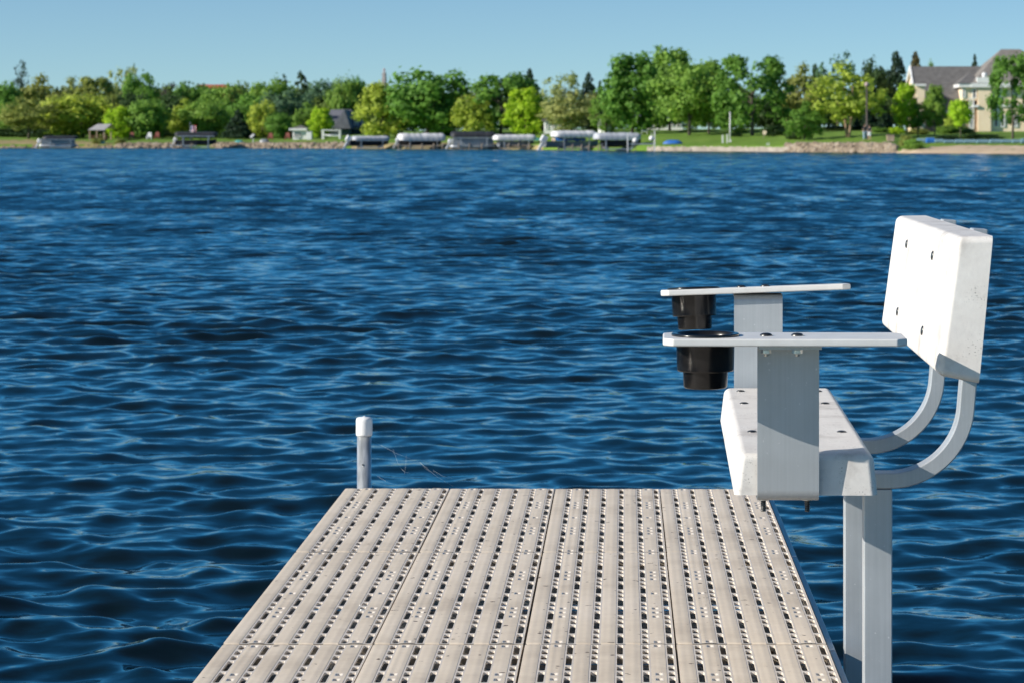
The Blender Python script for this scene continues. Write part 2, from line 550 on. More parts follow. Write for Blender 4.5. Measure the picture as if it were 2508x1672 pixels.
def boulders(name, x0, x1, d0, d1, count, smin, smax, m, seed, topz=0.0):
    rng = random.Random(seed)
    mb = MB()
    for i in range(count):
        xs = rng.uniform(x0, x1); d = rng.uniform(d0, d1)
        p = at(xs, d)
        s = rng.uniform(smin, smax)
        sx, sy, sz = s * rng.uniform(.8, 1.4), s * rng.uniform(.8, 1.3), s * rng.uniform(.6, .95)
        rot = Matrix.Rotation(rng.uniform(0, 6.28), 3, 'Z') @ Matrix.Rotation(rng.uniform(-.4, .4), 3, 'X')
        vs = []; fs = []
        rings = [(-.9, .45), (-.3, .95), (.35, .9), (.85, .5)]
        nn = 7
        for (zz, rr) in rings:
            for k in range(nn):
                a = 2 * math.pi * k / nn + zz
                j = rng.uniform(.8, 1.15)
                vs.append(p + rot @ Vector((rr * j * math.cos(a) * sx, rr * j * math.sin(a) * sy, zz * sz + topz)))
        for r_ in range(3):
            for k in range(nn):
                a = r_ * nn + k; b = r_ * nn + (k + 1) % nn
                fs.append((a, b, b + nn, a + nn))
        fs.append(tuple(3 * nn + k for k in range(nn)))
        mb.add(vs, fs)
    o = mb.build(name, m)
    o['kind'] = 'stuff'
    return o
def b_rock(c0, c1, c2):
    def build(nt, p):
        v = coords(nt)
        n = noise(nt, v, .9, 3, .7); n2 = noise(nt, v, 6, 4, .6)
        c = ramp(nt, n.outputs['Fac'], [(.3, c0), (.5, c1), (.68, c2)])
        c = mixc(nt, .4, c, ramp(nt, n2.outputs['Fac'], [(.3, (.55, .55, .55)), (.7, (1, 1, 1))]), 'MULTIPLY')
        nt.links.new(c, p.inputs['Base Color'])
    return build
M_ROCK = mat('limestone_riprap', (.4, .35, .28), .85, build=b_rock((.17, .14, .11), (.33, .26, .18), (.42, .36, .29)))
boulders('shore_boulders', 1925, 2195, -.4, 2.6, 520, .22, .42, M_ROCK, 3)
boulders('bank_boulders', 290, 460, -.3, 2.2, 210, .22, .45, M_ROCK, 4)
boulders('bank_boulders', 520, 850, -.3, 2.6, 360, .22, .48, M_ROCK, 5)
boulders('bank_boulders', 0, 290, -.3, 1.0, 90, .12, .3, M_ROCK, 6)

def seawall():
    mb = MB(); rng = random.Random(9)
    x = 1590.0
    root = at(1600, 0)
    m = varied('seawall_stone', (.30, .26, .21), (.44, .39, .33), 1.4, .85)
    xs = np.linspace(1585, 1935, 90)
    for i in range(89):
        a = at(xs[i], -.15); b = at(xs[i + 1], -.15)
        h = .50 + rng.uniform(-.07, .07)
        j = rng.uniform(-.06, .06)
        mb.add([(a.x, a.y + j, -.4), (b.x - .02, b.y + j, -.4), (b.x - .02, b.y + .7, -.4), (a.x, a.y + .7, -.4),
                (a.x, a.y + j, h), (b.x - .02, b.y + j, h), (b.x - .02, b.y + .7, h), (a.x, a.y + .7, h)],
               [(0, 1, 5, 4), (1, 2, 6, 5), (2, 3, 7, 6), (3, 0, 4, 7), (4, 5, 6, 7), (3, 2, 1, 0)])
    o = mb.build('stone_seawall', m)
    tag(o, 'low weathered stone seawall between the lawn and the lake', 'seawall')
seawall()

# ------------------------------------------------------------------ dock
PW, PL, PITCH = .3035, 1.208, .3075
def deck_panel_mesh():
    mb = MB()
    hc = [.0419, .0922, .1424, .1927, .2437, .2930]
    hw, fw, th, wd = .0063, .0100, .040, .0056
    SEQ = {0: 'SSSLLSSLLSSLLSSS', 1: 'LLSSLLSSLLSSLL'}
    Ls, Ss = .098, .0415
    def zc(u, a, b):                      # crown of a strip
        t = (u - a) / (b - a) * 2 - 1
        return .0006 * (1 - t * t) if abs(t) < 1 else 0.0
    # strips between the hole columns
    bounds = [.0] + [c for c in hc]
    strips = []
    prev = .0
    for c in hc:
        strips.append((prev, c - fw)); prev = c + fw
    rng = random.Random(2)
    V0, V1 = .002, PL - .002
    pr = .0058; pl = .0100
    dim_v = [.021, .31, .36, .41, .604, .80, .85, .90, 1.187]
    for si, (a, b) in enumerate(strips):
        us = [a + (b - a) * k / 8 for k in range(9)]
        dimples = si in (1, 5)
        uc = (a + b) / 2
        if not dimples:
            vs = []; fs = []
            vv = [V0, V0 + .004, V0 + .012, V1 - .012, V1 - .004, V1]
            for v in vv:
                drop = .002 if v in (V0, V1) else 0
                for u in us: vs.append((u, v, zc(u, a, b) - drop))
            for j in range(5):
                for i in range(8):
                    q = j * 9 + i; fs.append((q, q + 1, q + 10, q + 9))
            mb.add(vs, fs, 0, True)
        else:
            ul, ur = uc - .008, uc + .008
            left = [a, a + .0015, a + .0035, a + .0055, ul]; right = [ur, b - .0055, b - .0035, b - .0015, b]
            left = sorted(set(min(x, ul) for x in left)); right = sorted(set(max(x, ur) for x in right))
            cuts = [V0]
            for dv in dim_v:
                cuts += [dv - .0145, dv + .0145]
            cuts.append(V1)
            for lst in (left, right):
                vs = []; fs = []; n = len(lst)
                for v in cuts:
                    drop = 0
                    for u in lst: vs.append((u, v, zc(u, a, b) - drop))
                for j in range(len(cuts) - 1):
                    for i in range(n - 1):
                        q = j * n + i; fs.append((q, q + 1, q + n + 1, q + n))
                mb.add(vs, fs, 0, True)
            zt = zc(ul, a, b)
            for j in range(0, len(cuts) - 1, 2):
                v0, v1 = cuts[j], cuts[j + 1]
                dz0 = dz1 = 0
                mb.add([(ul, v0, zt - dz0), (ur, v0, zt - dz0), (ur, v1, zt - dz1), (ul, v1, zt - dz1)], [(0, 1, 2, 3)], 0, True)
            for dv in dim_v:
                n = 16; outer = []; r1 = []; r2 = []; r3 = []
                for k in range(n):
                    ang = 2 * math.pi * k / n
                    cx, sy = math.cos(ang), math.sin(ang)
                    m_ = max(abs(cx), abs(sy))
                    outer.append((uc + .008 * cx / m_, dv + .0145 * sy / m_, zt))
                    r1.append((uc + pr * cx, dv + pl * sy, zt))
                    r2.append((uc + pr * .78 * cx, dv + pl * .78 * sy, zt - .0032))
                    r3.append((uc + pr * .30 * cx, dv + pl * .30 * sy, zt - .0048))
                vs = outer + r1 + r2 + r3
                fs = []
                for q in range(3):
                    for k in range(n):
                        A = q * n + k; B = q * n + (k + 1) % n
                        fs.append((A, B, B + n, A + n))
                fs.append(tuple(3 * n + k for k in range(n)))
                mb.add(vs, fs, 1, True)
    # hole columns
    for ci, c in enumerate(hc):
        l, r = c - hw, c + hw
        seq = SEQ[ci % 2]
        tot = sum(Ls if s == 'L' else Ss for s in seq)
        g = (PL - .004 - tot) / len(seq)
        fl = .0 if ci < 5 else 0
        f0, f1 = c - fw, (c + fw if ci < 5 else PW)
        zf = -.0005
        mb.add([(f0, V0, zf), (l, V0, zf), (l, V1, zf), (f0, V1, zf)], [(0, 1, 2, 3)], 1)
        mb.add([(r, V0, zf), (f1, V0, zf), (f1, V1, zf), (r, V1, zf)], [(0, 1, 2, 3)], 1)
        v = V0 + g / 2
        mb.add([(l, V0, zf), (r, V0, zf), (r, v, zf), (l, v, zf)], [(0, 1, 2, 3)], 1)
        for s in seq:
            e = v + (Ls if s == 'L' else Ss)
            # rounded-corner hole: 12-gon top ring
            rc = .0026; rl = min(.007, (e - v) * .22)
            ring = []
            for (cx, cy, a0) in ((r - rc, e - rl, 0), (l + rc, e - rl, 90), (l + rc, v + rl, 180), (r - rc, v + rl, 270)):
                for da in (0, 45, 90):
                    A = R(a0 + da); ring.append((cx + rc * math.cos(A), cy + rl * math.sin(A)))
            n = len(ring)
            top = [(x, y, zf) for x, y in ring]
            lip = [(x + (c - x) * .04, y + ((v + e) / 2 - y) * .015, zf - .0012) for x, y in ring]
            bot = [(x + (c - x) * .06, y + ((v + e) / 2 - y) * .03, -wd) for x, y in ring]
            vs = top + lip + bot
            fs = []
            for q in (0, 1):
                for k in range(n):
                    A = q * n + k; B = q * n + (k + 1) % n
                    fs.append((A, A + n, B + n, B))
            mb.add(vs, fs, 1)
            # corner fillers
            cn = [(r, e), (l, e), (l, v), (r, v)]
            for q in range(4):
                mb.add([(cn[q][0], cn[q][1], zf)] + [(ring[q * 3 + k][0], ring[q * 3 + k][1], zf) for k in range(3)], [(0, 3, 2, 1)], 1)
            nv = min(e + g, V1)
            if s is not None:
                mb.add([(l, e, zf), (r, e, zf), (r, nv, zf), (l, nv, zf)], [(0, 1, 2, 3)], 1)
            v = e + g
    # side skirts
    mb.add([(0, V0, 0), (0, V1, 0), (0, V1, -th), (0, V0, -th)], [(0, 1, 2, 3)], 1)
    mb.add([(PW, V0, 0), (PW, V1, 0), (PW, V1, -th), (PW, V0, -th)], [(3, 2, 1, 0)], 1)
    for v in (V0, V1):
        zs = [(0, v, -.002)]
        for (a, b) in strips:
            zs += [(a + (b - a) * k / 8, v, zc(a + (b - a) * k / 8, a, b) - .002) for k in range(9)]
        zs.append((PW, v, -.0005))
        vs = []; fs = []
        for p in zs: vs += [p, (p[0], p[1], -th)]
        for k in range(len(zs) - 1):
            fs.append((2 * k, 2 * k + 1, 2 * k + 3, 2 * k + 2))
        mb.add(vs, fs, 0)
    return mb.mesh('deck_panel', [M_DECK, M_DECK2], fix=False)

DECK_Z = .60
dock = thing('dock', (-.20, 7.90, 0), 'beige slotted plastic dock on an aluminium frame leading out over the blue lake', 'dock')
pm = deck_panel_mesh()
first = None
rng = random.Random(5)
row_y = [7.905 - (k + 1) * 1.2125 for k in range(6)]
for ri, y in enumerate(row_y):
    for c in range(4):
        o = link('deck_panel', pm, dock)
        o.location = (-.8155 + c * PITCH + .20 + rng.uniform(-.0006, .0006), y - 7.90 + rng.uniform(-.001, .001), DECK_Z + rng.uniform(-.0008, .0008))
        o.rotation_euler = (rng.uniform(-.0004, .0004), 0, rng.uniform(-.0005, .0005))
# frame rails and cross members (dock local: world minus (-.2, 7.9, 0))
for k in range(6):
    y1 = 7.885 - k * 1.2125; y0 = y1 - 1.2075
    for sx in (-1, 1):
        x = -.815 if sx < 0 else .4165
        mb = MB().box(x + (0 if sx > 0 else -.0), x + .0135, y0, y1, DECK_Z - .19, DECK_Z - .011)
        mb.build('frame_rail', M_ALU, dock, (.20, -7.90, 0), bevel=.002, seg=1)
    mb = MB().box(-.80, .414, y1 - .045, y1 - .005, DECK_Z - .12, DECK_Z - .037)
    mb.build('cross_beam', M_ALU, dock, (.20, -7.90, 0))
    mb = MB().box(-.80, .414, y0 + .57, y0 + .61, DECK_Z - .12, DECK_Z - .037)
    mb.build('cross_beam', M_ALU, dock, (.20, -7.90, 0))

# pipe post with white cap at the end of the dock
post = thing('dock_post', (-.7665, 7.955, -.6), 'round galvanised pipe post with a white cap at the dock end', 'post')
MB().lathe([(.0211, -.4), (.0211, 1.353)], 32, mi=0).build('pipe', M_GALV, post)
MB().lathe([(.0221, 1.349), (.0237, 1.350), (.0243, 1.355), (.0243, 1.391), (.0240, 1.3965), (.0226, 1.4005), (.019, 1.4030), (.009, 1.4040), (.003, 1.4058), (.0006, 1.4080)], 32).build('cap', M_CAP, post)
MB().lathe([(.0022, 0), (.0022, .003)], 10, M=Matrix.Translation((-.002, -.0207, 1.266)) @ Matrix.Rotation(R(90), 4, 'X')).build('pin_hole', M_BLACK, post)
MB().box(-.045, .045, -.052, -.014, .95, 1.14).build('pipe_bracket', M_ALU, post, bevel=.003)

# ------------------------------------------------------------------ bench
BX, BY = .32, 4.65
bench = thing('dock_bench', (BX, BY, DECK_Z), 'white plastic dock bench with curved aluminium back supports and two armrests', 'bench', rz=R(-.95))
def L(x, y, z):
    return Vector((x - BX, y - BY, z - DECK_Z))

def plank(name, near, far, bev, parent, seg=4):
    """near / far: four corners each (front-bottom, front-top, back-top, back-bottom order) as local vectors"""
    mb = MB()
    mb.add(list(near) + list(far), [(0, 1, 2, 3), (7, 6, 5, 4), (0, 4, 5, 1), (1, 5, 6, 2), (2, 6, 7, 3), (3, 7, 4, 0)])
    me = mb.mesh(name, M_PLANK)
    bm = bmesh.new(); bm.from_mesh(me)
    bm.verts.ensure_lookup_table()
    def ek(e): return tuple(sorted(v.index for v in e.verts))
    soft = []; 
    hard = {(0, 3), (4, 7), (0, 4), (3, 7)} if name == 'seat' else {(2, 3), (6, 7), (2, 6), (3, 7)}
    soft = [e for e in bm.edges if ek(e) not in hard]
    # corner edges are rounded most
    bmesh.ops.bevel(bm, geom=soft, offset=bev, segments=seg, profile=.5, affect='EDGES', clamp_overlap=True)
    for f in bm.faces: f.smooth = True
    bm.to_mesh(me); bm.free()
    me.set_sharp_from_angle(angle=R(35))
    o = link(name, me, parent)
    wm = o.modifiers.new('weighted', 'WEIGHTED_NORMAL'); wm.keep_sharp = True; wm.weight = 80
    return o
YN, YF = 4.65, 5.885
seat = plank('seat', [L(.1905, YN, 1.012), L(.199, YN + .005, 1.0835), L(.431, YN + .005, 1.0835), L(.4380, YN, 1.012)],
             [L(.1905, YF, 1.012), L(.199, YF - .005, 1.0835), L(.431, YF - .005, 1.0835), L(.4380, YF, 1.012)], .013, bench)
back = plank('backrest', [L(.5405, YN + .004, 1.2185), L(.5730, YN + .004, 1.4575), L(.6365, YN, 1.4585), L(.6125, YN, 1.2050)],
             [L(.5405, YF - .004, 1.2185), L(.5730, YF - .004, 1.4575), L(.6365, YF, 1.4585), L(.6125, YF, 1.2050)], .013, bench)

# domed carriage bolts
def dome(name, p, nrm, parent, r=.0092, h=.0036, m=None):
    M = Matrix.Translation(p) @ Vector(nrm).normalized().to_track_quat('Z', 'Y').to_matrix().to_4x4()
    prof = [(r, -.002), (r, .0006), (r * .93, h * .45), (r * .7, h * .8), (r * .35, h * .97), (r * .04, h)]
    return MB().lathe(prof, 20, M=M).build(name, m or M_BOLT, parent)
LEGY = (4.975, 5.515)
for ly in LEGY:
    for x in (.232, .398):
        dome('bolt', L(x, ly + (.02 if ly < 5.2 else .01), 1.0832), (0, 0, 1), seat)
dome('bolt', L(.232, 5.79, 1.0832), (0, 0, 1), seat)
dome('bolt', L(.398, 5.79, 1.0832), (0, 0, 1), seat)
bn = Vector((-.2390, 0, .0325)).normalized()
for ly in LEGY:
    for t in (.22, .80):
        dome('bolt', L(.5405 + .0325 * t, ly + .02, 1.2185 + .239 * t), bn, back)

def rect_tube(pts, wy, tk, mb):
    """rectangular bar swept along a path in the XZ plane; wy = size in Y, tk = size in the plane"""
    pts = [Vector(p) for p in pts]; vs = []; fs = []
    for i, p in enumerate(pts):
        d = (pts[min(i + 1, len(pts) - 1)] - pts[max(i - 1, 0)]).normalized()
        nrm = Vector((-d.z, 0, d.x))
        for (a, b) in ((-.5, -.5), (.5, -.5), (.5, .5), (-.5, .5)):
            vs.append(p + Vector((0, wy * a, 0)) + nrm * tk * b)
    for i in range(len(pts) - 1):
        for k in range(4):
            a = i * 4 + k; b = i * 4 + (k + 1) % 4
            fs.append((a, b, b + 4, a + 4))
    fs += [(3, 2, 1, 0), tuple(len(pts) * 4 - 4 + k for k in range(4))]
    return mb.add(vs, fs)
def support_path():
    zc0 = .9985
    pts = [(.205, zc0), (.30, zc0), (.40, zc0), (.478, zc0)]
    # quarter bend, radius .15, ending with a slight backward lean
    r = .1434; cx, cz = .482, zc0 + r
    for k in range(1, 31):
        a = R(-90 + 83.5 * k / 30)
        pts.append((cx + r * math.cos(a), cz + r * math.sin(a)))
    ex, ez = pts[-1]
    pts.append((ex + .0245 * .25, ez + .29 * .25)); pts.append((ex + .0250, ez + (1.4605 - ez)))
    return pts
for ly in LEGY:
    mb = MB()
    rect_tube([L(x, ly, z) for x, z in support_path()], .05, .0285, mb)
    mb.build('back_support', M_ALU, bench, bevel=.0022, seg=2)
    MB().box(.1160, .1680, -.025, .025, -1.35, .3835).build('leg', M_ALU, bench, (0, ly - BY, 0), bevel=.002, seg=2)

# armrests
def rounded_arm(mb, x0, x1, y0, y1, z0, z1, c):
    poly = [(x0 + c, y0), (x1 - c, y0), (x1, y0 + c), (x1, y1 - c), (x1 - c, y1), (x0 + c, y1), (x0, y1 - c), (x0, y0 + c)]
    mb.prism(poly, 'z', z0, z1)
CUP = [(.0580, .0025), (.0575, .0040), (.0545, .0046), (.0505, .0040), (.0485, .0030), (.0478, -.010), (.0468, -.055), (.0455, -.0585),
       (.0375, -.0595), (.0366, -.063), (.0358, -.084), (.0345, -.0868), (.030, -.0870)]
CUP_OUT = [(.030, -.0885), (.0352, -.0885), (.0373, -.086), (.0383, -.0600), (.0388, -.0592), (.0478, -.0592), (.0486, -.0565), (.0497, -.0120), (.0580, -.0005), (.0580, .0025)]
def make_arm(yc, flip, tilt_y, tilt_x, zc, x0, x1, label):
    """yc: middle of the arm in Y; flip: +1 near end, -1 far end (the bracket mirrors)"""
    arm = bpy.data.objects.new('armrest', None); COL.objects.link(arm); arm.parent = bench
    arm.location = L((x0 + x1) / 2, yc, zc)
    arm.rotation_euler = (tilt_x, tilt_y, 0)
    arm['label'] = label
    hl = (x1 - x0) / 2
    # board with a hole for the cup is hidden by the cup's rim: cut it as a ring of faces
    mb = MB()
    hw = .070; z0, z1 = -.0064, .0064; c = .017
    cx = -hl + .0725; n = 32; rr = .0505
    outer = []
    poly = [(-hl + c, -hw), (hl - c, -hw), (hl, -hw + c), (hl, hw - c), (hl - c, hw), (-hl + c, hw), (-hl, hw - c), (-hl, -hw + c)]
    # split: left block with hole (x < xs) and right block
    xsplit = cx + .068
    ring = [(cx + rr * math.cos(2 * math.pi * k / n), rr * math.sin(2 * math.pi * k / n)) for k in range(n)]
    lpoly = [(xsplit, hw), (-hl + c, hw), (-hl, hw - c), (-hl, -hw + c), (-hl + c, -hw), (xsplit, -hw)]
    def ray(px, py):
        dx, dy = px - cx, py; best = None
        m_ = len(lpoly)
        for i in range(m_):
            (ax, ay), (bx, by) = lpoly[i], lpoly[(i + 1) % m_]
            ex, ey = bx - ax, by - ay
            den = dx * ey - dy * ex
            if abs(den) < 1e-12: continue
            t = ((ax - cx) * ey - ay * ex) / den
            s = ((ax - cx) * dy - ay * dx) / den
            if t > 0 and -1e-6 <= s <= 1 + 1e-6 and (best is None or t < best): best = t
        return (cx + dx * best, dy * best)
    angs = sorted([2 * math.pi * k / n for k in range(n)] + [math.atan2(p[1], p[0] - cx) % (2 * math.pi) for p in lpoly])
    aa = []
    for a in angs:
        if not aa or a - aa[-1] > 1e-4: aa.append(a)
    inn = [(cx + rr * math.cos(a), rr * math.sin(a)) for a in aa]
    out = [ray(cx + math.cos(a), math.sin(a)) for a in aa]
    m_ = len(aa)
    vs = [(x, y, z1) for x, y in inn] + [(x, y, z1) for x, y in out] + [(x, y, z0) for x, y in inn] + [(x, y, z0) for x, y in out]
    fs = []
    for k in range(m_):
        q = (k + 1) % m_
        fs += [(k, m_ + k, m_ + q, q), (2 * m_ + k, 2 * m_ + q, 3 * m_ + q, 3 * m_ + k), (k, q, 2 * m_ + q, 2 * m_ + k)]
        if not (abs(out[k][0] - xsplit) < 1e-6 and abs(out[q][0] - xsplit) < 1e-6):
            fs.append((m_ + k, 3 * m_ + k, 3 * m_ + q, m_ + q))
    mb.add(vs, fs)
    rp = [(xsplit, -hw), (hl - c, -hw), (hl, -hw + c), (hl, hw - c), (hl - c, hw), (xsplit, hw)]
    k = len(rp)
    vs = [(x, y, z1) for x, y in rp] + [(x, y, z0) for x, y in rp]
    fs = [tuple(range(k)), tuple(reversed(range(k, 2 * k)))] + [(i, i + k, i + 1 + k, i + 1) for i in range(k - 1)]
    mb.add(vs, fs)
    me = mb.mesh('arm_board', M_ARM)
    bm = bmesh.new(); bm.from_mesh(me)
    bmesh.ops.remove_doubles(bm, verts=bm.verts, dist=1e-5)
    bmesh.ops.recalc_face_normals(bm, faces=bm.faces)
    def outer_edge(e):
        a = e.calc_face_angle(0) if len(e.link_faces) == 2 else 0
        mid = (e.verts[0].co + e.verts[1].co) / 2
        return a > R(28) and math.hypot(mid.x - cx, mid.y) > rr + .004
    bmesh.ops.bevel(bm, geom=[e for e in bm.edges if outer_edge(e)], offset=.0028, segments=3, profile=.5, affect='EDGES', clamp_overlap=True)
    for f in bm.faces: f.smooth = True
    bm.to_mesh(me); bm.free(); me.set_sharp_from_angle(angle=R(38))
    ab = link('arm_board', me, arm); wm = ab.modifiers.new('weighted', 'WEIGHTED_NORMAL'); wm.keep_sharp = True; wm.weight = 80
    cb = MB()
    prof = CUP_OUT + CUP[1:]
    cb.lathe([(r, z + .0064) for r, z in prof], 40, (cx, 0, 0), cap=False)
    cb.lathe([(.0001, -.0805), (.0304, -.0806)], 40, (cx, 0, 0), cap=False)
    cb.lathe([(.0001, -.0820), (.0304, -.0821)], 40, (cx, 0, 0), cap=False)
    cb.build('cup_holder', M_BLACK, arm)
    for bx in (-.030 + .0, .023):
        dome('bolt', (bx, -.004 * flip, .0064), (0, 0, 1), arm, .0108, .0050)
        nb = MB().lathe([(.0092, -.0140), (.0092, -.0064)], 6, (bx, -.004 * flip, -.0098), smooth=False)
        nb.lathe([(.0045, -.022), (.0045, -.012)], 10, (bx, -.004 * flip, -.006))
        nb.build('nut', M_NUT, arm, bevel=.0008, seg=1)
    return arm
# near bracket: plate in front of the seat's near end, flange toward the camera on top, bent under the seat below
def make_bracket(yp, flip, x0, x1, ztop, zlow, label=None):
    """yp: Y of the plate; flip +1: top flange to -Y, bottom flange to +Y"""
    t = .0055; f = flip
    prof = []
    def arc(cy, cz, r, a0, a1, n=6):
        return [(cy + r * math.cos(R(a0 + (a1 - a0) * k / n)), cz + r * math.sin(R(a0 + (a1 - a0) * k / n))) for k in range(n + 1)]
    # centre line in (y, z): top flange end -> bend -> plate -> bend -> bottom flange end (for flip = +1)
    cl = [(yp - f * .085, ztop)]
    cl += [(yp - f * .012 + f * .012 * math.sin(R(a)), ztop - .012 + .012 * math.cos(R(a))) for a in range(0, 91, 15)]
    cl += [(yp + f * .017 - f * .017 * math.cos(R(a)), zlow + .017 - .017 * math.sin(R(a))) for a in range(0, 91, 15)]
    cl += [(yp + f * .16, zlow)]
    vs = []; fs = []
    for i, (y, z) in enumerate(cl):
        a = cl[max(i - 1, 0)]; b = cl[min(i + 1, len(cl) - 1)]
        d = Vector((0, b[0] - a[0], b[1] - a[1])).normalized(); n = Vector((0, -d.z, d.y)) * t / 2
        for x in (x0, x1):
            for s in (-1, 1):
                vs.append(L(x, y, z) + n * s)
    for i in range(len(cl) - 1):
        A = i * 4; B = A + 4
        fs += [(A, A + 2, B + 2, B), (A + 1, B + 1, B + 3, A + 3), (A, B, B + 1, A + 1), (A + 2, A + 3, B + 3, B + 2)]
    fs += [(0, 1, 3, 2), (len(cl) * 4 - 4, len(cl) * 4 - 2, len(cl) * 4 - 1, len(cl) * 4 - 3)]
    br = MB().add(vs, fs, 0, True).build('arm_bracket', M_ALU, bench)
    br.data.set_sharp_from_angle(angle=R(40))
    if label: br['label'] = label
    for bx in (x0 + .0115, x1 - .0185):
        yb = yp + f * .032
        sb = MB()
        for k in range(7):
            z = zlow - .0028 - k * .0031
            sb.lathe([(.0038, 0), (.0049, -.00155), (.0038, -.0031)], 12, tuple(L(bx, yb, z)))
        sb.build('bolt_thread', M_BOLT, br)
        MB().lathe([(.0085, -.0022), (.0085, .0)], 18, tuple(L(bx, yb, zlow - .0028))).build('washer', M_NUT, br)
make_arm(4.590, 1, 0, R(.5), 1.2850, .0675, .4790, 'near armrest')
make_bracket(4.6380, 1, .2300, .3360, 1.2735, 1.0060)
make_arm(5.960, -1, R(-2.1), R(-2.6), 1.2915, .0600, .4760, 'far armrest')
make_bracket(5.912, -1, .2210, .3270, 1.2800, 1.0060)

# ------------------------------------------------------------------ trees of the far shore
def b_leaf(nt, p):
    oi = nt.nodes.new('ShaderNodeObjectInfo')
    n = noise(nt, coords(nt, (1, 1, 1), 'Object'), 7.0, 3, .6)
    tone = ramp(nt, n.outputs['Fac'], [(.3, (.62, .66, .7)), (.5, (1, 1, 1)), (.72, (1.35, 1.25, .95))])
    c = mixc(nt, 1.0, oi.outputs['Color'], tone, 'MULTIPLY')
    nt.links.new(c, p.inputs['Base Color'])
    tr = nt.nodes.new('ShaderNodeBsdfTranslucent')
    nt.links.new(c, tr.inputs['Color'])
    mx = nt.nodes.new('ShaderNodeMixShader'); mx.inputs[0].default_value = .45
    nt.links.new(p.outputs[0], mx.inputs[1]); nt.links.new(tr.outputs[0], mx.inputs[2])
    nt.links.new(mx.outputs[0], nt.nodes['Material Output'].inputs['Surface'])
M_LEAF = mat('leaves', (.1, .15, .03), .6, 0, .25, b_leaf)
def b_bark(nt, p):
    oi = nt.nodes.new('ShaderNodeObjectInfo')
    n = noise(nt, coords(nt, (6, 6, 1)), 6, 3)
    c = mixc(nt, 1.0, oi.outputs['Color'], ramp(nt, n.outputs['Fac'], [(.3, (.6, .6, .6)), (.7, (1.1, 1.1, 1.1))]), 'MULTIPLY')
    nt.links.new(c, p.inputs['Base Color'])
M_BARK = mat('bark', (.15, .12, .1), .9, 0, .2, b_bark)

